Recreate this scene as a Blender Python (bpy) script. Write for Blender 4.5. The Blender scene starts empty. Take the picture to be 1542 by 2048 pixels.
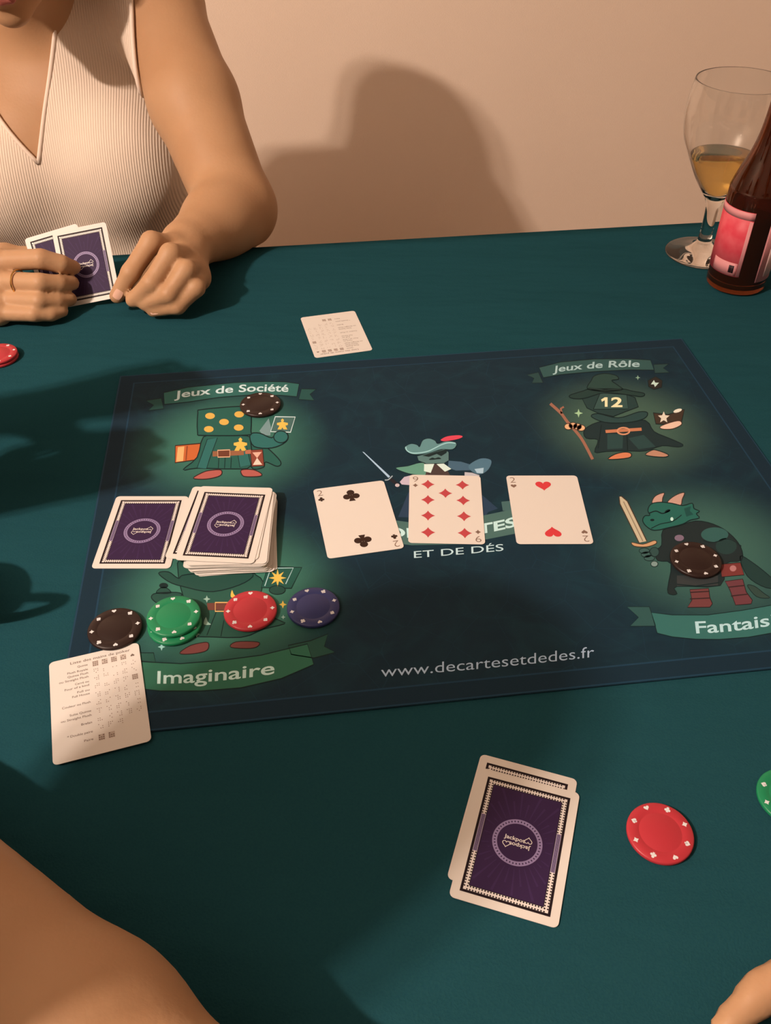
import bpy, bmesh, math, random
import numpy as np
from mathutils import Vector, Matrix
random.seed(7)
SC = bpy.context.scene
COL = SC.collection

# ------------------------------------------------------------------ camera
F_PX, CAM_H, PITCH, ROLL = 1782.99, 0.50534, 0.727804, 0.005147
cp, sp = math.cos(PITCH), math.sin(PITCH)
cr, sr = math.cos(ROLL), math.sin(ROLL)
cam = bpy.data.cameras.new('camera'); camo = bpy.data.objects.new('camera', cam); COL.objects.link(camo)
cam.sensor_fit = 'VERTICAL'; cam.sensor_height = 24.0; cam.lens = 24.0 * F_PX / 2048
cam.clip_start = 0.01; cam.clip_end = 50
fw = Vector((0, cp, -sp)); up0 = Vector((0, sp, cp)); rt0 = Vector((1, 0, 0))
rt = rt0 * cr - up0 * (-sr) ; up = up0 * cr - rt0 * sr
rt = rt0 * cr + up0 * sr * 1.0
# image x' = cr*x - sr*y, y' = sr*x + cr*y  ->  right axis = cr*rt0 - sr*up0 ; up axis = sr*rt0 + cr*up0
rt = rt0 * cr - up0 * sr; up = rt0 * sr + up0 * cr
M3 = Matrix((rt, up, -fw)).transposed()
camo.matrix_world = Matrix.Translation((0, 0, CAM_H)) @ M3.to_4x4()
SC.camera = camo

# ------------------------------------------------------------------ world, lamps, exposure
w = bpy.data.worlds.new('world'); SC.world = w; w.use_nodes = True
w.node_tree.nodes['Background'].inputs[0].default_value = (1.0, 0.75, 0.6, 1)
w.node_tree.nodes['Background'].inputs[1].default_value = 0.005
LAMP = Vector((-1.50, -0.42, 1.64))
for off in (Vector((-0.028, 0.026, 0)), Vector((0.028, -0.026, 0))):
    l = bpy.data.lights.new('ceiling_bulb', 'POINT'); l.energy = 60; l.color = (1.0, 0.78, 0.64); l.shadow_soft_size = 0.028
    lo = bpy.data.objects.new('ceiling_bulb', l); COL.objects.link(lo); lo.location = LAMP + off
SC.view_settings.view_transform = 'Standard'; SC.view_settings.look = 'None'
SC.view_settings.gamma = 1.0; SC.view_settings.use_curve_mapping = False
SC.view_settings.exposure = 1.0

# ------------------------------------------------------------------ helpers
def ray(px, py):
    x2 = px - 771.0; y2 = 1024.0 - py
    x = cr * x2 + sr * y2; y = -sr * x2 + cr * y2
    return Vector((x / F_PX, cp + y * sp / F_PX, -sp + y * cp / F_PX))
def P(px, py, z=0.0):
    r = ray(px, py); t = (z - CAM_H) / r.z
    return Vector((r.x * t, r.y * t, z))
def D(px, py, d):
    return Vector((0, 0, CAM_H)) + ray(px, py) * d
def lin(c):
    c = c / 255.0
    return c / 12.92 if c <= 0.04045 else ((c + 0.055) / 1.055) ** 2.4
def alb(r, g, b, gain=1.0):
    return tuple(min(0.9, lin(v) / lin(k) * 0.8 * gain) for v, k in zip((r, g, b), (238, 206, 182)))

def material(name, col, rough=0.6, spec=0.3, metal=0.0, trans=0.0, ior=1.45, bump=None, noise=None, sss=0.0):
    m = bpy.data.materials.new(name); m.use_nodes = True
    nt = m.node_tree; b = nt.nodes['Principled BSDF']
    b.inputs['Base Color'].default_value = (*col, 1); b.inputs['Roughness'].default_value = rough
    b.inputs['Specular IOR Level'].default_value = spec; b.inputs['Metallic'].default_value = metal
    b.inputs['Transmission Weight'].default_value = trans; b.inputs['IOR'].default_value = ior
    if sss:
        b.inputs['Subsurface Weight'].default_value = sss
        b.inputs['Subsurface Radius'].default_value = (1.0, 0.35, 0.2); b.inputs['Subsurface Scale'].default_value = 0.008
    tc = None
    if noise or bump:
        tc = nt.nodes.new('ShaderNodeTexCoord')
    if noise:                      # (scale, second colour, detail)
        n = nt.nodes.new('ShaderNodeTexNoise'); n.inputs['Scale'].default_value = noise[0]; n.inputs['Detail'].default_value = noise[2]
        nt.links.new(tc.outputs['Object'], n.inputs['Vector'])
        mx = nt.nodes.new('ShaderNodeMix'); mx.data_type = 'RGBA'
        mx.inputs[6].default_value = (*col, 1); mx.inputs[7].default_value = (*noise[1], 1)
        rm = nt.nodes.new('ShaderNodeMapRange'); rm.inputs[1].default_value = 0.35; rm.inputs[2].default_value = 0.65
        nt.links.new(n.outputs['Fac'], rm.inputs[0]); nt.links.new(rm.outputs[0], mx.inputs[0])
        nt.links.new(mx.outputs[2], b.inputs['Base Color'])
    if bump:                       # (scale, strength, distance)
        n = nt.nodes.new('ShaderNodeTexNoise'); n.inputs['Scale'].default_value = bump[0]; n.inputs['Detail'].default_value = 3
        nt.links.new(tc.outputs['Object'], n.inputs['Vector'])
        bp = nt.nodes.new('ShaderNodeBump'); bp.inputs['Strength'].default_value = bump[1]; bp.inputs['Distance'].default_value = bump[2]
        nt.links.new(n.outputs['Fac'], bp.inputs['Height']); nt.links.new(bp.outputs[0], b.inputs['Normal'])
    return m

_pm = {}
def ink(r, g, b, gain=1.0):
    k = (r, g, b, gain)
    if k not in _pm:
        _pm[k] = material('printed_ink', alb(r, g, b, gain), 0.62, 0.2)
    return _pm[k]

def link(name, me, mats, parent=None, smooth=False):
    o = bpy.data.objects.new(name, me); COL.objects.link(o)
    for m in (mats if isinstance(mats, (list, tuple)) else [mats]):
        me.materials.append(m)
    if smooth:
        me.polygons.foreach_set('use_smooth', [True] * len(me.polygons))
    if parent: o.parent = parent
    return o
def tag(o, label, cat=None, group=None, kind=None):
    if label: o['label'] = label
    if cat: o['category'] = cat
    if group: o['group'] = group
    if kind: o['kind'] = kind
    return o
def empty(name, loc=(0, 0, 0), rz=0.0):
    o = bpy.data.objects.new(name, None); COL.objects.link(o); o.location = loc; o.rotation_euler = (0, 0, rz)
    o.empty_display_size = 0.02
    return o
def pydata(verts, faces):
    me = bpy.data.meshes.new('mesh'); me.from_pydata([tuple(v) for v in verts], [], faces); me.update(); return me
def box_mesh(sx, sy, sz, c=(0, 0, 0), bevel=0.0, seg=2):
    bm = bmesh.new(); bmesh.ops.create_cube(bm, size=1.0)
    bmesh.ops.scale(bm, vec=(sx, sy, sz), verts=bm.verts); bmesh.ops.translate(bm, vec=c, verts=bm.verts)
    if bevel: bmesh.ops.bevel(bm, geom=bm.edges, offset=bevel, segments=seg, affect='EDGES', profile=0.5)
    me = bpy.data.meshes.new('mesh'); bm.to_mesh(me); bm.free(); return me
def lathe(profile, n=64, cap=True):
    vs, fs = [], []
    for r, z in profile:
        for i in range(n):
            a = 2 * math.pi * i / n; vs.append((r * math.cos(a), r * math.sin(a), z))
    for j in range(len(profile) - 1):
        for i in range(n):
            a, b = j * n + i, j * n + (i + 1) % n
            fs.append((a, b, b + n, a + n))
    if cap:
        fs.append(tuple(reversed(range(n)))); k = (len(profile) - 1) * n; fs.append(tuple(range(k, k + n)))
    return pydata(vs, fs)
def smooth_closed(pts, n=5):
    out = []; m = len(pts)
    for i in range(m):
        p0, p1, p2, p3 = (np.array(pts[(i + k - 1) % m], float) for k in range(4))
        for s in range(n):
            t = s / n
            out.append(tuple(0.5 * ((2 * p1) + (-p0 + p2) * t + (2 * p0 - 5 * p1 + 4 * p2 - p3) * t * t + (-p0 + 3 * p1 - 3 * p2 + p3) * t ** 3)))
    return out
def smooth_open(pts, n=6):
    out = []; m = len(pts)
    g = lambda i: np.array(pts[max(0, min(m - 1, i))], float)
    for i in range(m - 1):
        p0, p1, p2, p3 = g(i - 1), g(i), g(i + 1), g(i + 2)
        for s in range(n):
            t = s / n
            out.append(tuple(0.5 * ((2 * p1) + (-p0 + p2) * t + (2 * p0 - 5 * p1 + 4 * p2 - p3) * t * t + (-p0 + 3 * p1 - 3 * p2 + p3) * t ** 3)))
    out.append(tuple(pts[-1]))
    return out
def ribbon(pts, wd, closed=False):
    pts = [np.array(p, float) for p in pts]; L, R = [], []; m = len(pts)
    for i in range(m):
        a = pts[(i - 1) % m] if closed or i > 0 else pts[i]; b = pts[(i + 1) % m] if closed or i < m - 1 else pts[i]
        d = b - a; d = d / (np.hypot(*d) + 1e-9); nrm = np.array([-d[1], d[0]])
        L.append(pts[i] + nrm * wd / 2); R.append(pts[i] - nrm * wd / 2)
    quads = []
    for i in range(m if closed else m - 1):
        j = (i + 1) % m; quads.append([L[i], L[j], R[j], R[i]])
    return quads
def ellipse(cx, cy, rx, ry, n=20, rot=0.0):
    c, s = math.cos(rot), math.sin(rot)
    return [(cx + rx * math.cos(a) * c - ry * math.sin(a) * s, cy + rx * math.cos(a) * s + ry * math.sin(a) * c) for a in (2 * math.pi * i / n for i in range(n))]
_tcache = {}
def text_mesh(s, bold=0.0):
    """letter outlines as (verts, faces), x from 0 to 1 over the width, y in cap heights"""
    k = (s, bold)
    if k in _tcache: return _tcache[k]
    def get(st):
        cu = bpy.data.curves.new('lettering', 'FONT'); cu.body = st; cu.size = 1.0; cu.offset = bold; cu.resolution_u = 4
        o = bpy.data.objects.new('lettering', cu); COL.objects.link(o)
        dg = bpy.context.evaluated_depsgraph_get(); dg.update()
        me = bpy.data.meshes.new_from_object(o.evaluated_get(dg))
        v = [tuple(q.co) for q in me.vertices]; f = [tuple(p.vertices) for p in me.polygons]
        bpy.data.objects.remove(o); bpy.data.curves.remove(cu); bpy.data.meshes.remove(me)
        return v, f
    hv, _ = get('H'); cap = max(q[1] for q in hv) - 2 * 0; cap = cap if cap > 0 else 0.7
    v, f = get(s)
    x0 = min(q[0] for q in v); x1 = max(q[0] for q in v)
    v = [((q[0] - x0) / (x1 - x0), q[1] / cap) for q in v]
    _tcache[k] = (v, f)
    return _tcache[k]

class Print:
    """flat print collected as polygons in several inks, one mesh"""
    def __init__(s, fn): s.fn = fn; s.v = []; s.f = []; s.m = []; s.mats = []
    def _mi(s, m):
        if m not in s.mats: s.mats.append(m)
        return s.mats.index(m)
    def poly(s, pts, m, layer=0, flip=None):
        b = len(s.v); w3 = [s.fn(p[0], p[1], layer) for p in pts]
        ar = sum(w3[i][0] * w3[(i + 1) % len(w3)][1] - w3[(i + 1) % len(w3)][0] * w3[i][1] for i in range(len(w3)))
        if ar < 0: w3.reverse()
        s.v += w3; s.f.append(tuple(range(b, b + len(w3)))); s.m.append(s._mi(m))
    def stroke(s, pts, wd, m, layer=0, closed=False):
        for q in ribbon(pts, wd, closed): s.poly(q, m, layer)
    def outlined(s, pts, m, mo, layer, wd, smooth=4):
        if smooth: pts = smooth_closed(pts, smooth)
        s.poly(pts, m, layer); s.stroke(pts, wd, mo, layer + 1, True)
    def text(s, st, base, upv, m, layer=0, bold=0.0):
        v, f = text_mesh(st, bold); b = len(s.v)
        p0, p1, p2 = (np.array(q, float) for q in base); u = np.array(upv, float)
        c1 = 2 * p1 - 0.5 * (p0 + p2)
        for x, y in v:
            q = (1 - x) ** 2 * p0 + 2 * x * (1 - x) * c1 + x * x * p2 + u * y
            s.v.append(s.fn(q[0], q[1], layer))
        for fc in f:
            w3 = [s.v[b + i] for i in fc]
            ar = sum(w3[i][0] * w3[(i + 1) % len(w3)][1] - w3[(i + 1) % len(w3)][0] * w3[i][1] for i in range(len(w3)))
            s.f.append(tuple(b + i for i in (fc if ar >= 0 else reversed(fc)))); s.m.append(s._mi(m))
    def build(s, name, parent=None):
        me = pydata(s.v, s.f); o = link(name, me, s.mats, parent)
        me.polygons.foreach_set('material_index', s.m); me.update()
        return o

# ------------------------------------------------------------------ implicit bodies (continuous surfaces)
class Field:
    def __init__(s, lo, hi, vox):
        s.lo = np.array(lo, float); s.vox = vox
        s.n = np.ceil((np.array(hi, float) - s.lo) / vox).astype(int) + 1
        s.d = np.full(s.n, 0.2, np.float32)
    def _box(s, lo, hi):
        a = np.maximum(0, np.floor((lo - s.lo) / s.vox).astype(int)); b = np.minimum(s.n, np.ceil((hi - s.lo) / s.vox).astype(int) + 1)
        if np.any(b <= a): return None
        g = [(s.lo[i] + s.vox * np.arange(a[i], b[i])).astype(np.float32) for i in range(3)]
        return (slice(a[0], b[0]), slice(a[1], b[1]), slice(a[2], b[2])), g[0][:, None, None], g[1][None, :, None], g[2][None, None, :]
    def _mix(s, sl, d, k):
        o = s.d[sl]
        if k > 0:
            h = np.maximum(k - np.abs(o - d), 0) / k
            s.d[sl] = np.minimum(o, d) - h * h * k * 0.25
        else: s.d[sl] = np.minimum(o, d)
    def cut(s, e): s.d = np.maximum(s.d, -e.astype(np.float32)); return s
    def cut_ell(s, c, r, rot=None):
        f = Field.__new__(Field); f.lo, f.vox, f.n = s.lo, s.vox, s.n; f.d = np.full(s.n, 0.2, np.float32); f.ell(c, r, 0, rot); return s.cut(f.d)
    def cone(s, a, b, r0, r1, k=0.02):
        a = np.array(a, float); b = np.array(b, float); r = max(r0, r1) + k + 3 * s.vox
        q = s._box(np.minimum(a, b) - r, np.maximum(a, b) + r)
        if q is None: return s
        sl, X, Y, Z = q; ba = b - a; L = max(1e-9, ba @ ba)
        t = np.clip(((X - a[0]) * ba[0] + (Y - a[1]) * ba[1] + (Z - a[2]) * ba[2]) / L, 0, 1)
        d = np.sqrt((X - a[0] - t * ba[0]) ** 2 + (Y - a[1] - t * ba[1]) ** 2 + (Z - a[2] - t * ba[2]) ** 2) - (r0 + (r1 - r0) * t)
        s._mix(sl, d.astype(np.float32), k); return s
    def ell(s, c, r, k=0.02, rot=None):
        c = np.array(c, float); r = np.array(r, float); R = max(r) + k + 3 * s.vox
        q = s._box(c - R, c + R)
        if q is None: return s
        sl, X, Y, Z = q; X, Y, Z = X - c[0], Y - c[1], Z - c[2]
        if rot is not None:
            m = np.array(rot.transposed())
            X, Y, Z = (m[i, 0] * X + m[i, 1] * Y + m[i, 2] * Z for i in range(3))
        k0 = np.sqrt((X / r[0]) ** 2 + (Y / r[1]) ** 2 + (Z / r[2]) ** 2); k1 = np.sqrt((X / r[0] ** 2) ** 2 + (Y / r[1] ** 2) ** 2 + (Z / r[2] ** 2) ** 2) + 1e-6
        s._mix(sl, (k0 * (k0 - 1) / k1).astype(np.float32), k); return s
    def chain(s, pts, rs, k=0.004):
        for i in range(len(pts) - 1): s.cone(pts[i], pts[i + 1], rs[i], rs[i + 1], k)
        return s
    def grids(s):
        g = [(s.lo[i] + s.vox * np.arange(s.n[i])).astype(np.float32) for i in range(3)]
        return g[0][:, None, None], g[1][None, :, None], g[2][None, None, :]
    def mesh(s, smooth=1):
        d = s.d; d[0] = d[-1] = 0.1; d[:, 0] = d[:, -1] = 0.1; d[:, :, 0] = d[:, :, -1] = 0.1
        ins = d < 0
        cnt = np.zeros(tuple(s.n - 1), np.uint8)
        for i in (0, 1):
            for j in (0, 1):
                for k in (0, 1):
                    cnt += ins[i:s.n[0] - 1 + i, j:s.n[1] - 1 + j, k:s.n[2] - 1 + k]
        act = np.argwhere((cnt > 0) & (cnt < 8))
        idx = np.full(tuple(s.n - 1), -1, np.int32); idx[tuple(act.T)] = np.arange(len(act))
        acc = np.zeros((len(act), 3)); num = np.zeros(len(act))
        corners = [(i, j, k) for i in (0, 1) for j in (0, 1) for k in (0, 1)]
        val = {c: d[act[:, 0] + c[0], act[:, 1] + c[1], act[:, 2] + c[2]].astype(float) for c in corners}
        for c in corners:
            for ax in range(3):
                if c[ax] == 0:
                    e = list(c); e[ax] = 1; e = tuple(e)
                    va, vb = val[c], val[e]; x = (va < 0) != (vb < 0)
                    t = np.where(x, va / np.where(x, va - vb, 1), 0)
                    p = np.array(c, float)[None, :] + np.zeros((len(act), 3)); p[:, ax] = t
                    acc += p * x[:, None]; num += x
        V = s.lo + s.vox * (act + acc / num[:, None])
        faces = []
        for ax in range(3):
            o1, o2 = [(1, 2), (2, 0), (0, 1)][ax]
            sl0 = [slice(1, s.n[i] - 1) for i in range(3)]; sl1 = list(sl0)
            sl0[ax] = slice(0, s.n[ax] - 1); sl1[ax] = slice(1, s.n[ax])
            a, b = ins[tuple(sl0)], ins[tuple(sl1)]
            e = np.argwhere(a != b)
            off = np.array([1, 1, 1]); off[ax] = 0; e = e + off
            fl = ins[tuple(e.T)]
            def cell(d1, d2):
                q = e.copy(); q[:, o1] -= d1; q[:, o2] -= d2; return idx[tuple(q.T)]
            q = np.stack([cell(1, 1), cell(0, 1), cell(0, 0), cell(1, 0)], 1)
            q[~fl] = q[~fl][:, ::-1]
            faces.append(q)
        Fq = np.concatenate(faces)
        Fq = Fq[(Fq >= 0).all(1)]
        for _ in range(smooth):
            sm = np.zeros_like(V); ct = np.zeros(len(V))
            for a, b in ((0, 1), (1, 2), (2, 3), (3, 0)):
                np.add.at(sm, Fq[:, a], V[Fq[:, b]]); np.add.at(ct, Fq[:, a], 1)
                np.add.at(sm, Fq[:, b], V[Fq[:, a]]); np.add.at(ct, Fq[:, b], 1)
            V = 0.4 * V + 0.6 * sm / np.maximum(ct, 1)[:, None]
        me = bpy.data.meshes.new('mesh')
        me.vertices.add(len(V)); me.vertices.foreach_set('co', V.astype(np.float32).ravel())
        me.loops.add(4 * len(Fq)); me.loops.foreach_set('vertex_index', Fq.astype(np.int32).ravel())
        me.polygons.add(len(Fq)); me.polygons.foreach_set('loop_start', np.arange(0, 4 * len(Fq), 4, dtype=np.int32))
        me.update(calc_edges=True); me.validate()
        return me
def poly_sdf(X, Z, pts):
    """signed distance to a polygon in two coordinates, negative inside"""
    d = None; sgn = None; n = len(pts)
    ins = np.zeros(np.broadcast(X, Z).shape, bool)
    for i in range(n):
        a = pts[i]; b = pts[(i + 1) % n]; ex, ez = b[0] - a[0], b[1] - a[1]
        wx, wz = X - a[0], Z - a[1]; t = np.clip((wx * ex + wz * ez) / (ex * ex + ez * ez), 0, 1)
        q = (wx - ex * t) ** 2 + (wz - ez * t) ** 2
        d = q if d is None else np.minimum(d, q)
        c = ((a[1] > Z) != (b[1] > Z)) & (X < (b[0] - a[0]) * (Z - a[1]) / ((b[1] - a[1]) or 1e-9) + a[0])
        ins ^= c
    d = np.sqrt(d); return np.where(ins, -d, d)

# ------------------------------------------------------------------ materials
M_wall = material('wall_paint', (0.88, 0.745, 0.63), 0.85, 0.15, bump=(420, 0.25, 0.002), noise=(2.2, (0.85, 0.715, 0.60), 4))
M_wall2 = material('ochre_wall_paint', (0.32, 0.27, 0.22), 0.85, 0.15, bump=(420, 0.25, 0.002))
M_ceil = material('ceiling_paint', (0.42, 0.39, 0.35), 0.9, 0.1, bump=(300, 0.2, 0.002))
M_floor = material('oak_boards', (0.30, 0.19, 0.11), 0.45, 0.4, noise=(9, (0.22, 0.13, 0.07), 6))
M_base = material('white_trim', (0.75, 0.73, 0.70), 0.5, 0.4)
M_wood = material('beech_wood', (0.42, 0.25, 0.13), 0.45, 0.4, noise=(14, (0.33, 0.18, 0.09), 6))
M_skin = material('skin', (0.475, 0.285, 0.16), 0.5, 0.3, bump=(260, 0.12, 0.002), noise=(11, (0.435, 0.25, 0.135), 4), sss=0.12)
M_nail = material('fingernail', (0.75, 0.47, 0.36), 0.25, 0.5)
M_lip = material('lips', (0.45, 0.14, 0.12), 0.4, 0.4)
M_eye = material('eye_white', (0.75, 0.72, 0.68), 0.2, 0.5)
M_iris = material('iris', (0.05, 0.03, 0.02), 0.2, 0.5)
M_hair = material('brown_hair', (0.055, 0.026, 0.014), 0.45, 0.4, bump=(90, 0.5, 0.01))
M_gold = material('gold', (0.83, 0.55, 0.2), 0.25, 0.5, metal=1.0)
M_card = material('card_stock', (0.70, 0.685, 0.655), 0.38, 0.35)
M_dark_cloth = material('dark_fabric', (0.012, 0.014, 0.025), 0.85, 0.1, bump=(400, 0.3, 0.002))
M_denim = material('denim', (0.03, 0.045, 0.09), 0.85, 0.1, bump=(500, 0.3, 0.002))
M_shoe = material('shoe_leather', (0.04, 0.03, 0.025), 0.5, 0.4)

def cloth_material():
    m = material('green_tablecloth', alb(29, 66, 65), 0.95, 0.0)
    nt = m.node_tree; b = nt.nodes['Principled BSDF']; b.inputs['Sheen Weight'].default_value = 0.0
    tc = nt.nodes.new('ShaderNodeTexCoord')
    n1 = nt.nodes.new('ShaderNodeTexNoise'); n1.inputs['Scale'].default_value = 700; n1.inputs['Detail'].default_value = 2
    n2 = nt.nodes.new('ShaderNodeTexNoise'); n2.inputs['Scale'].default_value = 5; n2.inputs['Detail'].default_value = 3
    mp = nt.nodes.new('ShaderNodeMapping'); mp.inputs['Rotation'].default_value = (0, 0, 0.5); mp.inputs['Scale'].default_value = (1, 3.5, 1)
    nt.links.new(tc.outputs['Object'], n1.inputs['Vector']); nt.links.new(tc.outputs['Object'], mp.inputs['Vector']); nt.links.new(mp.outputs[0], n2.inputs['Vector'])
    b1 = nt.nodes.new('ShaderNodeBump'); b1.inputs['Strength'].default_value = 0.35; b1.inputs['Distance'].default_value = 0.001
    b2 = nt.nodes.new('ShaderNodeBump'); b2.inputs['Strength'].default_value = 0.55; b2.inputs['Distance'].default_value = 0.012
    nt.links.new(n2.outputs['Fac'], b2.inputs['Height']); nt.links.new(n1.outputs['Fac'], b1.inputs['Height'])
    nt.links.new(b2.outputs[0], b1.inputs['Normal']); nt.links.new(b1.outputs[0], b.inputs['Normal'])
    mx = nt.nodes.new('ShaderNodeMix'); mx.data_type = 'RGBA'
    mx.inputs[6].default_value = (*alb(28, 59, 61), 1); mx.inputs[7].default_value = (*alb(36, 67, 64), 1)
    nt.links.new(n1.outputs['Fac'], mx.inputs[0]); nt.links.new(mx.outputs[2], b.inputs['Base Color'])
    return m
M_cloth = cloth_material()

# ------------------------------------------------------------------ the room
TH = 0.1147                       # the table, the mat and the room stand turned by this much
R2 = Matrix.Rotation(TH, 4, 'Z')
def room(v): return R2 @ Vector(v)
FLOOR, CEIL = -0.745, 2.05
def slab(name, x0, x1, y0, y1, z0, z1, m):
    me = box_mesh(x1 - x0, y1 - y0, z1 - z0, ((x0 + x1) / 2, (y0 + y1) / 2, (z0 + z1) / 2))
    o = link(name, me, m); o.rotation_euler = (0, 0, TH); o['kind'] = 'structure'; return o
X0, X1, Y0, Y1 = -2.7, 2.2, -2.6, 2.11
slab('floor', X0, X1, Y0, Y1, FLOOR - 0.1, FLOOR, M_floor)
slab('ceiling', X0, X1, Y0, Y1, CEIL, CEIL + 0.1, M_ceil)
slab('wall_back', X0 - 0.1, X1 + 0.1, Y1, Y1 + 0.1, FLOOR - 0.1, CEIL + 0.1, M_wall)
slab('wall_front', X0 - 0.1, X1 + 0.1, Y0 - 0.1, Y0, FLOOR - 0.1, CEIL + 0.1, M_wall2)
slab('wall_left', X0 - 0.1, X0, Y0, Y1, FLOOR - 0.1, CEIL + 0.1, M_wall2)
slab('wall_right', X1, X1 + 0.1, Y0, Y1, FLOOR - 0.1, CEIL + 0.1, M_wall)
slab('baseboard_back', X0, X1, Y1 - 0.014, Y1, FLOOR, FLOOR + 0.09, M_base)

# the ceiling lamp that carries the two bulbs
t = empty('pendant_lamp', (LAMP.x, LAMP.y, CEIL))
tag(t, 'brass two bulb pendant lamp hanging behind the left side of the table', 'lamp')
link('ceiling_plate', lathe([(0.06, 0), (0.06, -0.012), (0.05, -0.02), (0.0001, -0.022)], 32), M_gold, t, True)
drop = CEIL - LAMP.z - 0.09
link('cord', lathe([(0.004, -0.02), (0.004, -drop)], 12), M_dark_cloth, t, True)
for off in (Vector((-0.028, 0.026, 0)), Vector((0.028, -0.026, 0))):
    b = link('bulb_socket', lathe([(0.008, 0.0), (0.016, -0.008), (0.018, -0.03), (0.0001, -0.031)], 24), M_gold, t, True)
    b.location = (off.x, off.y, -drop)

# ------------------------------------------------------------------ table and cloth
ZC = -0.0018                      # top of the cloth; the mat's top is z = 0
TX0, TX1, TY0, TY1 = -0.80, 0.92, 0.02, 1.093
tb = empty('dining_table', room((0.06, 0.556, FLOOR)), TH)
tag(tb, 'wooden dining table hidden under the dark green cloth', 'table')
hz = -FLOOR + ZC - 0.002
link('tabletop', box_mesh(TX1 - TX0 - 0.006, TY1 - TY0 - 0.006, 0.03, (0, 0, hz - 0.015), 0.004), M_wood, tb)
for sx in (-1, 1):
    for sy in (-1, 1):
        link('leg', box_mesh(0.055, 0.055, hz - 0.03, (sx * 0.825, sy * 0.49, (hz - 0.03) / 2), 0.005), M_wood, tb)
def cloth_mesh():
    vs, fs = [], []; nx, ny = 90, 60; drop = 0.14
    def skirt_steps(n): return [drop * (i / n) for i in range(n, 0, -1)]
    xs = [TX0 + (TX1 - TX0) * i / nx for i in range(nx + 1)]; ys = [TY0 + (TY1 - TY0) * i / ny for i in range(ny + 1)]
    sk = skirt_steps(6)
    us = [('lo', s) for s in sk] + [('in', x) for x in xs] + [('hi', s) for s in reversed(sk)]
    ws = [('lo', s) for s in sk] + [('in', y) for y in ys] + [('hi', s) for s in reversed(sk)]
    for (ku, u) in us:
        for (kw, v) in ws:
            du = u if ku != 'in' else 0; dv = v if kw != 'in' else 0
            x = {'lo': TX0, 'hi': TX1}.get(ku, u); y = {'lo': TY0, 'hi': TY1}.get(kw, v)
            z = ZC - max(du, dv)
            fl = 0.004 + 0.07 * max(du, dv) + 0.010 * (max(du, dv) / drop) * math.sin((x + y) * 40)
            if ku == 'lo': x -= fl * (du > 0)
            if ku == 'hi': x += fl * (du > 0)
            if kw == 'lo': y -= fl * (dv > 0)
            if kw == 'hi': y += fl * (dv > 0)
            vs.append(room((x, y, z)))
    n2 = len(ws)
    for i in range(len(us) - 1):
        for j in range(n2 - 1): fs.append((i * n2 + j, (i + 1) * n2 + j, (i + 1) * n2 + j + 1, i * n2 + j + 1))
    return pydata(vs, fs)
cl = link('tablecloth', cloth_mesh(), M_cloth, smooth=True)
tag(cl, 'dark teal green cloth covering the whole table', 'tablecloth')

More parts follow.
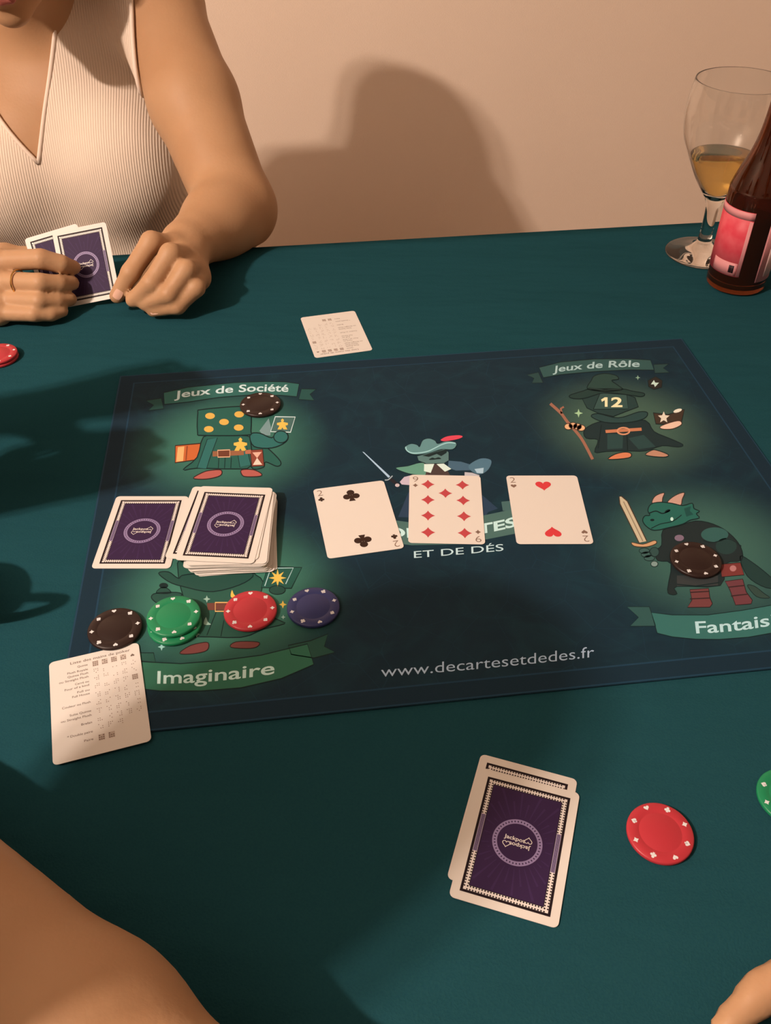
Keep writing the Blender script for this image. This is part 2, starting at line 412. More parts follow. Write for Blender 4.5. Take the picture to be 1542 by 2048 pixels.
# ------------------------------------------------------------------ playmat
MC = Vector((0.05057, 0.59477, 0)); MW, MH = 0.6004, 0.4424
def mat_material():
    m = material('playmat_print', alb(20, 40, 56), 0.7, 0.2)
    nt = m.node_tree; b = nt.nodes['Principled BSDF']
    tc = nt.nodes.new('ShaderNodeTexCoord')
    base = None
    def col(c): 
        n = nt.nodes.new('ShaderNodeRGB'); n.outputs[0].default_value = (*c, 1); return n.outputs[0]
    nz = nt.nodes.new('ShaderNodeTexNoise'); nz.inputs['Scale'].default_value = 18; nz.inputs['Detail'].default_value = 6; nz.inputs['Distortion'].default_value = 2.5
    nt.links.new(tc.outputs['Object'], nz.inputs['Vector'])
    cur = nt.nodes.new('ShaderNodeMix'); cur.data_type = 'RGBA'
    cur.inputs[6].default_value = (*alb(17, 38, 45), 1); cur.inputs[7].default_value = (*alb(21, 47, 52), 1)
    rm = nt.nodes.new('ShaderNodeMapRange'); rm.inputs[1].default_value = 0.45; rm.inputs[2].default_value = 0.75
    nt.links.new(nz.outputs['Fac'], rm.inputs[0]); nt.links.new(rm.outputs[0], cur.inputs[0]); out = cur.outputs[2]
    # thin pale scratches of the printed background
    vo = nt.nodes.new('ShaderNodeTexVoronoi'); vo.feature = 'DISTANCE_TO_EDGE'; vo.inputs['Scale'].default_value = 26
    nt.links.new(tc.outputs['Object'], vo.inputs['Vector'])
    lt = nt.nodes.new('ShaderNodeMath'); lt.operation = 'LESS_THAN'; lt.inputs[1].default_value = 0.006; nt.links.new(vo.outputs[0], lt.inputs[0])
    ml = nt.nodes.new('ShaderNodeMath'); ml.operation = 'MULTIPLY'; ml.inputs[1].default_value = 0.10; nt.links.new(lt.outputs[0], ml.inputs[0])
    c2 = nt.nodes.new('ShaderNodeMix'); c2.data_type = 'RGBA'; nt.links.new(ml.outputs[0], c2.inputs[0]); nt.links.new(out, c2.inputs[6]); c2.inputs[7].default_value = (*alb(40, 80, 92), 1)
    out = c2.outputs[2]
    for (px, py, r, c) in ((455, 885, 0.105, (66, 112, 88)), (1250, 850, 0.10, (76, 96, 76)), (1410, 1100, 0.105, (66, 98, 82)), (450, 1190, 0.105, (72, 120, 92))):
        q = P(px, py) - MC; q = Matrix.Rotation(-TH, 3, 'Z') @ q
        mp = nt.nodes.new('ShaderNodeVectorMath'); mp.operation = 'SUBTRACT'; mp.inputs[1].default_value = q; nt.links.new(tc.outputs['Object'], mp.inputs[0])
        ln = nt.nodes.new('ShaderNodeVectorMath'); ln.operation = 'LENGTH'; nt.links.new(mp.outputs[0], ln.inputs[0])
        mr = nt.nodes.new('ShaderNodeMapRange'); mr.interpolation_type = 'SMOOTHSTEP'; mr.inputs[1].default_value = r; mr.inputs[2].default_value = r * 0.25; mr.inputs[3].default_value = 0; mr.inputs[4].default_value = 1
        nt.links.new(ln.outputs['Value'], mr.inputs[0])
        mx = nt.nodes.new('ShaderNodeMix'); mx.data_type = 'RGBA'; nt.links.new(mr.outputs[0], mx.inputs[0]); nt.links.new(out, mx.inputs[6]); mx.inputs[7].default_value = (*alb(*c, 0.85), 1)
        out = mx.outputs[2]
    nt.links.new(out, b.inputs['Base Color'])
    n1 = nt.nodes.new('ShaderNodeTexNoise'); n1.inputs['Scale'].default_value = 900
    nt.links.new(tc.outputs['Object'], n1.inputs['Vector'])
    b1 = nt.nodes.new('ShaderNodeBump'); b1.inputs['Strength'].default_value = 0.2; b1.inputs['Distance'].default_value = 0.0006
    nt.links.new(n1.outputs['Fac'], b1.inputs['Height']); nt.links.new(b1.outputs[0], b.inputs['Normal'])
    return m
mat_me = box_mesh(MW, MH, -ZC - 0.0001, (0, 0, (ZC + 0.0001) / 2), 0.0005, 1)
playmat = link('playmat', mat_me, mat_material()); playmat.location = MC; playmat.rotation_euler = (0, 0, TH)
tag(playmat, 'dark blue printed cloth game mat with cartoon figures lying on the table', 'playmat')
RI = Matrix.Rotation(-TH, 3, 'Z')
def mfn(ox=0, oy=0, sc=1.0):
    def f(x, y, layer):
        q = RI @ (P(ox + x / sc, oy + y / sc) - MC); return (q.x, q.y, 0.00008 + 0.000025 * layer)
    return f
# hem: a sewn band all round, a hair proud of the mat
M_hem = material('hem_band', alb(18, 38, 46), 0.75, 0.2, bump=(900, 0.3, 0.0006)); M_hemline = material('hem_stitching', alb(28, 54, 66), 0.7, 0.2)
def frame_print(p, a, b_, m, layer):
    x0, y0, x1, y1 = MW / 2 - a, MH / 2 - a, MW / 2 - b_, MH / 2 - b_
    for q in ([(-x0, y0), (x0, y0), (x1, y1), (-x1, y1)], [(-x0, -y0), (x0, -y0), (x1, -y1), (-x1, -y1)], [(-x0, -y0), (-x0, y0), (-x1, y1), (-x1, -y1)], [(x0, -y0), (x0, y0), (x1, y1), (x1, -y1)]):
        p.poly(q, m, layer)
hp = Print(lambda x, y, l: (x, y, 0.00004 + 0.00003 * l)); frame_print(hp, 0.0006, 0.0165, M_hem, 0); frame_print(hp, 0.0004, 0.0016, M_hemline, 1); frame_print(hp, 0.0150, 0.0164, M_hemline, 1)
hp.build('sewn_hem', playmat)

OUT = ink(16, 32, 30); WHT = ink(205, 205, 190); BAN = ink(48, 92, 78); BAN2 = ink(36, 72, 62)
# dice headed figure (upper left)
p = Print(mfn(220, 700, 3.2125)); OW = 7
for tail in ([(232, 325), (330, 310), (345, 378), (245, 390), (280, 355)], [(1230, 250), (1325, 252), (1285, 285), (1312, 325), (1212, 318)]): p.outlined(tail, BAN2, OUT, 0, 5, 0)
p.outlined([(345, 275), (500, 240), (800, 210), (1000, 203), (1120, 205), (1216, 218), (1200, 300), (1100, 292), (900, 290), (700, 305), (500, 335), (350, 350)], BAN, OUT, 1, 5, 0)
p.text('Jeux de Société', [(413, 312), (800, 272), (1145, 269)], (4, -46), WHT, 3, 0.018)
p.build('printed_banner', playmat)
p = Print(mfn(220, 700, 3.2125))
g1, g2, g3, org, gold = ink(40, 84, 68), ink(46, 96, 84), ink(56, 104, 88), ink(196, 92, 44), ink(226, 172, 72)
p.outlined([(905, 560), (1000, 620), (1095, 715), (1075, 748), (1000, 720), (985, 755), (905, 750)], g1, OUT, 0, OW)
p.outlined([(420, 615), (590, 600), (608, 640), (560, 705), (418, 725)], org, ink(60, 30, 22), 0, OW, 0)
p.poly([(436, 625), (478, 620), (470, 714), (426, 719)], ink(232, 160, 96), 2)
p.poly([(492, 618), (500, 617), (492, 710), (484, 711)], ink(140, 62, 34), 2)
p.outlined([(600, 560), (700, 552), (880, 552), (905, 600), (905, 745), (800, 765), (560, 760), (470, 770), (560, 690)], g1, OUT, 2, OW, 3)
p.outlined([(625, 575), (690, 565), (640, 700), (620, 765), (560, 758)], g2, OUT, 4, 4, 0)
p.outlined([(810, 600), (870, 590), (905, 740), (835, 755)], g2, OUT, 4, 4, 0)
p.outlined([(900, 545), (960, 535), (1040, 565), (1080, 520), (1138, 535), (1130, 590), (1040, 630), (925, 620)], g2, OUT, 4, OW)
p.poly([(960, 520), (1020, 440), (1035, 500), (1030, 550), (985, 548)], ink(120, 135, 125), 3)
p.outlined([(585, 385), (780, 366), (880, 366), (905, 385), (905, 520), (880, 548), (600, 550), (563, 532), (565, 405)], g1, OUT, 6, OW, 3)
for x, y in ((643, 425), (830, 415), (733, 464), (635, 510), (827, 500)): p.poly(ellipse(x, y, 31, 20), ink(222, 160, 70), 8)
p.poly([(1062, 430), (1190, 432), (1160, 530), (1032, 526)], ink(72, 96, 84), 8); p.stroke([(1062, 430), (1190, 432), (1160, 530), (1032, 526)], 7, WHT, 9, True)
def meeple(cx, cy, s, m, ly):
    p.poly([(cx - .1 * s, cy - .25 * s), (cx - .16 * s, cy - .45 * s), (cx, cy - .6 * s), (cx + .16 * s, cy - .45 * s), (cx + .1 * s, cy - .25 * s), (cx + .55 * s, cy - .15 * s), (cx + .55 * s, cy + .05 * s), (cx + .3 * s, cy + .12 * s), (cx + .5 * s, cy + .5 * s), (cx + .12 * s, cy + .5 * s), (cx, cy + .3 * s), (cx - .12 * s, cy + .5 * s), (cx - .5 * s, cy + .5 * s), (cx - .3 * s, cy + .12 * s), (cx - .55 * s, cy + .05 * s), (cx - .55 * s, cy - .15 * s)], m, ly)
meeple(1108, 480, 64, gold, 10)
p.outlined(ellipse(1098, 560, 46, 38), g2, OUT, 11, 6, 0)
p.poly([(660, 652), (860, 645), (860, 676), (660, 686)], ink(150, 88, 56), 6); p.poly([(692, 646), (770, 643), (770, 688), (694, 690)], ink(110, 55, 36), 7); p.stroke([(692, 646), (770, 643), (770, 688), (694, 690)], 7, ink(224, 160, 118), 8, True)
p.outlined([(900, 645), (980, 640), (990, 745), (912, 750)], ink(138, 62, 44), ink(60, 28, 22), 6, 5, 0)
p.poly([(915, 660), (975, 656), (945, 696)], ink(226, 160, 130), 8); p.poly([(945, 694), (978, 738), (918, 740)], ink(232, 190, 160), 8)
p.poly([(868, 645), (905, 642), (905, 668), (870, 670)], ink(180, 100, 70), 8)
meeple(838, 610, 78, gold, 8)
p.outlined([(536, 825), (590, 790), (640, 775), (712, 772), (708, 808), (620, 830)], ink(176, 84, 70), ink(50, 30, 26), 3, 6)
p.outlined([(845, 772), (920, 770), (972, 795), (962, 812), (880, 815), (850, 805)], ink(176, 84, 70), ink(50, 30, 26), 3, 6)
for x in (700, 740, 780): p.stroke([(x, 690), (x - 4, 760)], 4, OUT, 6)
p.build('printed_dice_figure', playmat)
# wizard figure (upper right)
GR = 1.15  # centre and right inks; part of the dimmer light there stays in their colour
def I(r, g, b): return ink(r, g, b, GR)
p = Print(mfn(1020, 660, 2.954))
for tail in ([(100, 265), (168, 250), (195, 312), (130, 314), (142, 286)], [(848, 204), (938, 200), (905, 225), (942, 252), (856, 256)]): p.outlined(tail, I(38, 60, 54), OUT, 0, 4, 0)
p.outlined([(172, 222), (300, 190), (500, 172), (700, 170), (830, 178), (850, 237), (700, 236), (500, 246), (300, 264), (197, 282)], I(48, 74, 66), OUT, 1, 4, 0)
p.text('Jeux de Rôle', [(253, 252), (500, 226), (765, 218)], (4, -38), I(160, 172, 160), 3, 0.018)  # white lettering, darkened in its ink for the dimmer light on this side
p.build('printed_banner', playmat)
p = Print(mfn(1020, 660, 2.954)); dk, dk2 = I(29, 42, 40), I(40, 60, 54)
p.outlined([(520, 545), (650, 535), (800, 535), (850, 600), (940, 640), (1022, 678), (990, 692), (900, 684), (800, 715), (690, 715), (570, 718), (500, 722), (520, 650), (450, 640), (440, 590)], dk, OUT, 0, 5, 3)
p.poly([(575, 615), (668, 615), (665, 700), (575, 705)], dk2, 2); p.poly([(700, 640), (790, 620), (860, 690), (760, 705)], dk2, 2)
p.stroke([(690, 610), (695, 715)], 5, OUT, 3); p.stroke([(540, 560), (520, 700)], 5, OUT, 3)
p.outlined([(480, 512), (520, 495), (640, 520), (760, 485), (812, 490), (790, 525), (690, 548), (560, 546)], dk2, OUT, 4, 5)
p.outlined([(418, 392), (530, 372), (690, 382), (738, 400), (758, 455), (690, 480), (610, 512), (520, 492), (455, 462)], I(36, 54, 48), OUT, 5, 5, 0)
p.poly([(532, 374), (690, 386), (698, 468), (492, 470)], I(52, 72, 62), 7)
p.stroke([(532, 374), (492, 470)], 4, OUT, 8); p.stroke([(690, 386), (698, 468), (492, 470)], 4, OUT, 8)
p.text('2', [(597, 455), (631, 455), (664, 455)], (0, -56), I(232, 205, 150), 9, 0.03); p.poly([(538, 412), (560, 399), (576, 399), (576, 455), (560, 455), (560, 416), (543, 426)], I(232, 205, 150), 9)
p.outlined([(352, 388), (430, 362), (480, 350), (660, 350), (720, 362), (792, 376), (776, 395), (700, 385), (560, 372), (440, 405), (370, 405)], I(34, 52, 44), OUT, 9, 5)
p.outlined([(458, 350), (480, 300), (500, 272), (560, 258), (625, 270), (640, 292), (600, 300), (640, 330), (662, 355), (560, 366)], I(40, 60, 50), OUT, 9, 5)
p.stroke([(462, 345), (560, 358), (655, 350)], 9, I(30, 44, 38), 11)
p.poly([(563, 592), (776, 578), (778, 596), (566, 610)], I(190, 110, 72), 6); p.stroke(ellipse(670, 598, 36, 20), 9, I(205, 130, 90), 7, True)
p.stroke(smooth_open([(238, 436), (300, 492), (340, 545), (420, 640), (488, 765)]), 17, I(150, 92, 68), 6); p.stroke([(305, 495), (300, 465), (318, 455)], 12, I(150, 92, 68), 6)
for i, (x, y) in enumerate(((345, 572), (372, 566), (398, 572), (420, 580))): p.outlined(ellipse(x, y, 24, 18), I(222, 160, 110), I(70, 40, 30), 8, 4, 0)
p.outlined([(846, 490), (935, 500), (1030, 470), (1010, 555), (935, 560), (862, 556)], I(62, 44, 32), OUT, 4, 5, 0)
def star(cx, cy, r, m, ly, n=5, inner=0.45, rot=-math.pi / 2):
    p.poly([(cx + (r if i % 2 == 0 else r * inner) * math.cos(rot + math.pi * i / n), cy + (r if i % 2 == 0 else r * inner) * math.sin(rot + math.pi * i / n)) for i in range(2 * n)], m, ly)
star(908, 518, 36, I(220, 190, 160), 7); p.outlined([(888, 572), (940, 550), (1000, 538), (1012, 560), (960, 585), (900, 586)], I(226, 172, 140), I(70, 40, 30), 7, 4)
p.poly(ellipse(990, 478, 26, 10, rot=-.3), I(225, 200, 170), 7)
p.outlined([(582, 765), (620, 735), (680, 722), (715, 732), (700, 756)], I(206, 112, 72), OUT, 3, 5); p.outlined([(802, 740), (835, 712), (870, 712), (935, 738), (905, 752)], I(180, 120, 90), OUT, 3, 5)
star(405, 492, 26, I(160, 180, 130), 2, 4, .35); star(755, 282, 15, I(130, 150, 120), 2, 4, .35)
p.outlined([(815, 300), (860, 275), (900, 300), (895, 340), (850, 352), (818, 335)], I(40, 34, 28), OUT, 2, 4, 0); p.poly([(832, 322), (850, 296), (858, 312), (880, 312), (856, 338), (850, 322)], I(190, 195, 170), 4)
p.build('printed_wizard_figure', playmat)
# musketeer emblem (centre)
p = Print(mfn(700, 820, 4.058))
p.poly([(390, 870), (470, 680), (560, 560), (1000, 560), (1060, 680), (1200, 800), (1120, 830), (1090, 880)], I(38, 52, 66), 0)
p.outlined([(372, 470), (470, 455), (560, 430), (610, 440), (640, 530), (520, 524), (430, 502)], I(92, 130, 104), OUT, 1, 4)
p.poly([(800, 412), (900, 420), (1000, 450), (975, 490), (860, 492), (795, 470)], I(66, 86, 96), 1)
p.poly(smooth_closed([(965, 450), (1060, 395), (1145, 410), (1125, 480), (1060, 522), (990, 500)]), I(76, 100, 108), 2); p.poly([(1010, 480), (1085, 470), (1080, 515), (1030, 512)], I(160, 172, 172), 3); p.poly([(930, 505), (990, 510), (1050, 530), (1050, 560), (930, 560)], I(178, 160, 152), 3)
p.poly([(640, 440), (760, 440), (830, 560), (600, 560)], I(70, 50, 44), 2)
p.poly([(602, 440), (684, 438), (655, 512), (600, 497)], I(205, 208, 190), 4); p.poly([(702, 440), (760, 435), (822, 480), (770, 502)], I(205, 208, 190), 4)
p.outlined([(545, 375), (640, 350), (770, 318), (802, 345), (802, 410), (762, 434), (620, 437), (555, 412)], I(84, 106, 96), OUT, 4, 4, 0)
p.poly([(585, 372), (680, 345), (795, 318), (782, 350), (740, 376), (704, 358), (640, 382)], I(22, 34, 32), 6)
p.poly(smooth_closed([(640, 404), (668, 388), (690, 393), (718, 385), (740, 398), (702, 402), (670, 406)]), I(22, 34, 32), 6)
p.outlined([(443, 315), (460, 290), (500, 275), (545, 285), (565, 300), (590, 248), (640, 232), (690, 250), (712, 275), (780, 255), (850, 262), (864, 288), (830, 322), (740, 322), (640, 352), (540, 364), (480, 352)], I(92, 122, 114), OUT, 7, 4)
p.stroke(smooth_open([(452, 300), (462, 330), (500, 350), (560, 350), (640, 334), (740, 285), (800, 268), (856, 272)]), 9, I(150, 178, 166), 9)
p.poly(smooth_closed([(738, 242), (790, 216), (880, 207), (914, 218), (880, 236), (800, 252), (752, 254)]), I(206, 62, 72), 9)
p.poly([(100, 340), (112, 342), (326, 540), (312, 552)], I(160, 170, 176), 4); p.stroke(smooth_open([(283, 570), (312, 566), (345, 535)]), 9, I(150, 150, 145), 5)
p.stroke([(318, 556), (400, 615)], 26, I(34, 28, 30), 4); p.poly(ellipse(384, 612, 18, 14), I(190, 160, 150), 5); p.poly([(404, 585), (440, 545), (500, 530), (500, 612), (420, 606)], I(186, 156, 156), 5)
p.build('printed_musketeer_emblem', playmat)
p = Print(mfn(700, 820, 4.058))
p.poly([(1228, 745), (1300, 738), (1320, 820), (1240, 818)], I(66, 88, 80), 0)
p.poly([(250, 880), (480, 912), (800, 905), (1090, 855), (1400, 790), (1440, 985), (1100, 1052), (900, 1090), (500, 1098), (250, 1070)], I(70, 92, 80), 1)
p.text('DE CARTES', [(300, 1022), (840, 1030), (1352, 940)], (-6, -76), I(185, 198, 182), 2, 0.03)
p.text('ET DE DÉS', [(520, 1202), (880, 1174), (1246, 1142)], (-2, -54), I(182, 190, 190), 2, 0.0)
p.build('printed_shop_name', playmat)
# dragon warrior (right)
p = Print(mfn(1180, 940, 4.26)); dk, dk2, gr = I(30, 37, 35), I(42, 56, 50), I(36, 86, 70)
p.outlined([(1280, 735), (1400, 800), (1542, 915), (1610, 990), (1500, 1004), (1340, 905)], I(30, 50, 44), OUT, 0, 6)
p.outlined([(1340, 985), (1400, 990), (1480, 1050), (1530, 1090), (1420, 1080)], I(46, 60, 50), OUT, 0, 5)
p.outlined([(620, 515), (750, 480), (900, 435), (1050, 462), (1180, 535), (1280, 650), (1292, 770), (1150, 800), (1110, 985), (740, 992), (742, 1055), (690, 1062), (660, 1020), (690, 800), (575, 772), (560, 690), (610, 640)], dk, OUT, 1, 7, 3)
p.poly(smooth_closed(ellipse(1062, 552, 116, 62, 12)), I(48, 80, 70), 3); p.poly(ellipse(1160, 650, 90, 70), I(34, 52, 46), 3)
p.stroke(smooth_open([(960, 600), (1040, 620), (1180, 590), (1290, 650)]), 6, OUT, 4)
p.poly([(740, 900), (1090, 900), (1090, 985), (740, 990)], I(52, 50, 46), 3); p.stroke([(740, 975), (900, 990), (1100, 960)], 8, OUT, 4)
p.poly(ellipse(760, 580, 40, 27), I(120, 92, 100), 4)
p.outlined([(248, 228), (268, 225), (318, 268), (484, 608), (418, 622), (255, 290)], I(188, 160, 124), I(70, 46, 30), 3, 8, 0); p.stroke([(285, 270), (450, 608)], 9, I(140, 112, 84), 5)
p.outlined([(356, 618), (450, 634), (548, 602), (562, 628), (480, 656), (378, 650)], I(192, 136, 92), I(70, 46, 30), 5, 6)
for x, y in ((462, 690), (480, 722), (505, 752)): p.outlined(ellipse(x, y, 44, 24), I(56, 80, 70), OUT, 5, 5, 0)
p.outlined(ellipse(548, 700, 40, 40), I(46, 66, 58), OUT, 4, 5, 0); p.outlined(ellipse(548, 802, 30, 24), I(120, 130, 116), OUT, 5, 5, 0)
p.outlined([(530, 282), (555, 225), (630, 196), (618, 240), (606, 280)], I(190, 136, 112), I(60, 36, 28), 4, 6); p.outlined([(660, 282), (720, 222), (802, 194), (785, 250), (765, 305)], I(190, 136, 112), I(60, 36, 28), 4, 6)
p.outlined([(492, 345), (520, 292), (600, 276), (700, 286), (790, 305), (870, 285), (885, 330), (932, 352), (905, 375), (930, 410), (850, 430), (790, 462), (680, 490), (550, 516), (480, 482), (448, 432), (468, 392), (510, 388)], gr, OUT, 6, 8, 3)
p.stroke(smooth_open([(500, 372), (560, 352), (620, 372), (680, 345)]), 10, OUT, 8); p.stroke(smooth_open([(520, 500), (600, 462), (700, 440), (780, 385)]), 7, OUT, 8); p.poly(ellipse(660, 352, 26, 12, rot=-.4), OUT, 8); p.poly(ellipse(530, 428, 18, 10), OUT, 8); p.poly(ellipse(697, 420, 13, 16), I(190, 205, 195), 9); p.poly([(800, 330), (860, 310), (850, 350), (880, 380), (820, 400)], I(28, 66, 56), 8)
p.outlined([(1108, 805), (1280, 790), (1312, 895), (1122, 912)], I(112, 46, 40), I(40, 22, 20), 4, 6, 0); p.poly(ellipse(1218, 840, 28, 26), I(170, 104, 96), 6)
p.outlined([(850, 1020), (1010, 1010), (1020, 1090), (1042, 1140), (1020, 1170), (830, 1172), (868, 1110)], I(104, 52, 48), I(40, 24, 22), 4, 6, 0); p.outlined([(1150, 950), (1300, 930), (1330, 1040), (1382, 1110), (1372, 1142), (1240, 1152), (1190, 1020)], I(100, 50, 50), I(40, 24, 22), 4, 6, 0)
for a, b_ in (((852, 1045), (1018, 1035)), ((850, 1100), (1025, 1092)), ((1180, 1000), (1318, 985)), ((1200, 1075), (1340, 1060))): p.stroke([a, b_], 10, I(52, 30, 28), 6)
p.build('printed_dragon_figure', playmat)
p = Print(mfn(1180, 940, 4.26))
p.outlined([(315, 1165), (505, 1165), (560, 1330), (340, 1332), (412, 1256)], I(44, 72, 64), OUT, 0, 6, 0)
p.outlined([(522, 1215), (700, 1236), (1000, 1236), (1300, 1196), (1560, 1150), (1900, 1060), (1950, 1270), (1600, 1380), (1350, 1425), (1100, 1444), (900, 1442), (700, 1422), (572, 1390)], I(50, 92, 80), OUT, 1, 6, 0)
p.text('Fantaisie', [(905, 1392), (1300, 1362), (1700, 1295)], (-12, -100), I(172, 190, 180), 3, 0.014)  # lettering ink lowered too, for the weaker light at the right
p.build('printed_banner', playmat)
# robed storyteller figure (lower left)
p = Print(mfn(80, 1120, 2.487)); rb, rb2 = ink(44, 78, 60), ink(38, 68, 54); OD = ink(20, 36, 32)
p.outlined([(715, -30), (1060, -30), (1060, 60), (1110, 110), (1085, 240), (1190, 300), (1215, 318), (1110, 345), (1000, 385), (780, 382), (700, 400), (740, 250), (700, 140)], rb, OD, 0, 5, 3)
p.stroke([(880, 250), (830, 375)], 4, OD, 2); p.stroke([(900, 380), (915, 300)], 4, OD, 2)
p.outlined([(590, 66), (640, 60), (690, 92), (735, 72), (1040, 60), (1020, 112), (860, 158), (710, 132), (640, 108)], rb2, OD, 2, 5)
p.outlined([(555, 190), (580, 165), (700, 165), (680, 205), (600, 220)], rb2, OD, 2, 5); p.outlined([(580, 165), (600, 140), (630, 140), (650, 165)], rb2, OD, 2, 4); p.poly(ellipse(615, 128, 22, 14), OD, 3)
p.outlined([(1135, 32), (1302, 38), (1250, 142), (1100, 138)], ink(36, 76, 60), OD, 2, 5, 0); p.stroke([(1118, 130), (1148, 42), (1260, 40), (1222, 120)], 5, ink(170, 185, 170), 4)
star(1182, 90, 44, gold, 5, 8, .4); p.outlined(ellipse(1180, 150, 40, 22), rb2, OD, 4, 4, 0)
p.outlined([(695, 465), (740, 430), (790, 415), (836, 412), (830, 450), (760, 467)], ink(126, 64, 56), ink(50, 30, 26), 3, 4); p.outlined([(950, 435), (975, 408), (1080, 408), (1088, 425), (1050, 440)], ink(126, 64, 56), ink(50, 30, 26), 3, 4)
p.poly([(830, 215), (940, 212), (940, 250), (835, 250)], ink(110, 58, 44), 3); p.stroke([(872, 212), (942, 212), (942, 256), (872, 256)], 6, ink(226, 160, 90), 4, True)
for x, y, r, m in ((830, 195, 18, ink(150, 165, 140)), (780, 370, 17, ink(150, 165, 140)), (605, 433, 19, ink(160, 190, 170)), (1208, 222, 20, gold), (1210, 285, 12, ink(150, 165, 140)), (610, 210, 14, ink(110, 150, 130))): star(x, y, r, m, 4, 4 if m is not WHT else 5, .4)
p.poly(smooth_closed([(825, 285), (815, 320), (850, 322), (835, 308)]), ink(150, 165, 140), 4); p.poly(smooth_closed([(955, 150), (950, 185), (985, 190), (965, 172)]), gold, 4)
p.build('printed_storyteller_figure', playmat)
p = Print(mfn(80, 1120, 2.487))
p.outlined([(1235, 425), (1345, 402), (1432, 368), (1415, 430), (1468, 460), (1362, 488), (1250, 470)], ink(40, 74, 58), OD, 0, 5, 0); p.outlined([(480, 462), (565, 462), (575, 510), (480, 500)], ink(40, 74, 58), OD, 0, 5, 0)
p.outlined([(440, 490), (500, 506), (700, 516), (900, 500), (1100, 474), (1330, 418), (1362, 520), (1200, 590), (1000, 636), (800, 652), (600, 652), (450, 635)], ink(52, 100, 72), OD, 1, 5, 0)
p.text('Imaginaire', [(583, 615), (860, 603), (1166, 566)], (2, -62), ink(205, 215, 195), 3, 0.012)
p.build('printed_banner', playmat)
p = Print(mfn())
p.text('www.decartesetdedes.fr', [(762, 1354), (980, 1336), (1188, 1314)], (0, -21), ink(178, 184, 190), 2, -0.004)
p.build('printed_web_address', playmat)

# ------------------------------------------------------------------ playing cards (millimetres to metres)
CW, CH, CT, CRD = 0.063, 0.088, 0.0003, 0.0034
def card_outline(n=5):
    pts = []
    for cx, cy, a0 in ((CW / 2 - CRD, CH / 2 - CRD, 0), (-CW / 2 + CRD, CH / 2 - CRD, 90), (-CW / 2 + CRD, -CH / 2 + CRD, 180), (CW / 2 - CRD, -CH / 2 + CRD, 270)):
        for i in range(n + 1):
            a = math.radians(a0 + 90 * i / n); pts.append((cx + CRD * math.cos(a), cy + CRD * math.sin(a)))
    return pts
def card_slab():
    o = card_outline(); n = len(o); vs = [(x, y, 0) for x, y in o] + [(x, y, CT) for x, y in o]
    fs = [tuple(reversed(range(n))), tuple(range(n, 2 * n))] + [(i, (i + 1) % n, n + (i + 1) % n, n + i) for i in range(n)]
    return pydata(vs, fs)
def cfn(x, y, l): return (x * 0.001, y * 0.001, CT + 0.000035 + 0.00002 * l)
SLAB = card_slab(); SLAB.materials.append(M_card)
PURP, DKB, LAV, CWH = material('card_purple', (0.034, 0.016, 0.062), 0.55, 0.2), material('card_black', (0.014, 0.008, 0.012), 0.55, 0.2), material('card_lavender', (0.26, 0.21, 0.40), 0.4, 0.3), material('card_white_ink', (0.72, 0.70, 0.69), 0.4, 0.3)
RAYM = material('card_purple_ray', (0.044, 0.022, 0.082), 0.55, 0.2); REDI = material('card_red', (0.62, 0.045, 0.06), 0.4, 0.3); REDD = material('card_dark_red', (0.47, 0.06, 0.075), 0.4, 0.3); BLKI = material('card_black_pip', (0.03, 0.014, 0.010), 0.4, 0.3); GRYI = material('card_index', (0.20, 0.13, 0.10), 0.4, 0.3); TXTI = material('card_text', (0.16, 0.12, 0.10), 0.4, 0.3); PALE = material('card_pale_print', (0.50, 0.44, 0.40), 0.4, 0.3)
def heart_pts(cx, cy, s, up=1, n=10):
    pts = []
    for i in range(4 * n):
        a = 2 * math.pi * i / (4 * n); x = 16 * math.sin(a) ** 3; y = 13 * math.cos(a) - 5 * math.cos(2 * a) - 2 * math.cos(3 * a) - math.cos(4 * a)
        pts.append((cx + s * x / 32, cy + up * s * (y + 2) / 32))
    return pts
def spade(p, cx, cy, s, up, m, ly, outline=0):
    h = heart_pts(cx, cy, s, -up)
    if outline: p.stroke(h, outline, m, ly, True)
    else: p.poly(h, m, ly); p.poly([(cx - .18 * s, cy - up * .62 * s), (cx + .18 * s, cy - up * .62 * s), (cx + .03 * s, cy - up * .1 * s), (cx - .03 * s, cy - up * .1 * s)], m, ly)
def club(p, cx, cy, s, up, m, ly):
    for dx, dy in ((0, .26), (-.27, -.1), (.27, -.1)): p.poly(ellipse(cx + dx * s, cy + up * dy * s, .235 * s, .235 * s, 18), m, ly)
    p.poly([(cx - .2 * s, cy - up * .52 * s), (cx + .2 * s, cy - up * .52 * s), (cx + .05 * s, cy - up * .1 * s), (cx + .06 * s, cy + up * .12 * s), (cx - .06 * s, cy + up * .12 * s), (cx - .05 * s, cy - up * .1 * s)], m, ly + 1)
def diamond(p, cx, cy, s, m, ly):
    pts = []
    cor = [(0, .5), (.48, 0), (0, -.5), (-.48, 0)]
    for i in range(4):
        a, b_ = np.array(cor[i]), np.array(cor[(i + 1) % 4]); mid = (a + b_) / 2 * 0.80
        for t in (0, .25, .5, .75):
            q = (1 - t) ** 2 * a + 2 * t * (1 - t) * (2 * mid - .5 * (a + b_)) + t * t * b_; pts.append((cx + s * q[0], cy + s * q[1]))
    p.poly(pts, m, ly)
def rectp(x0, y0, x1, y1): return [(x0, y0), (x1, y0), (x1, y1), (x0, y1)]
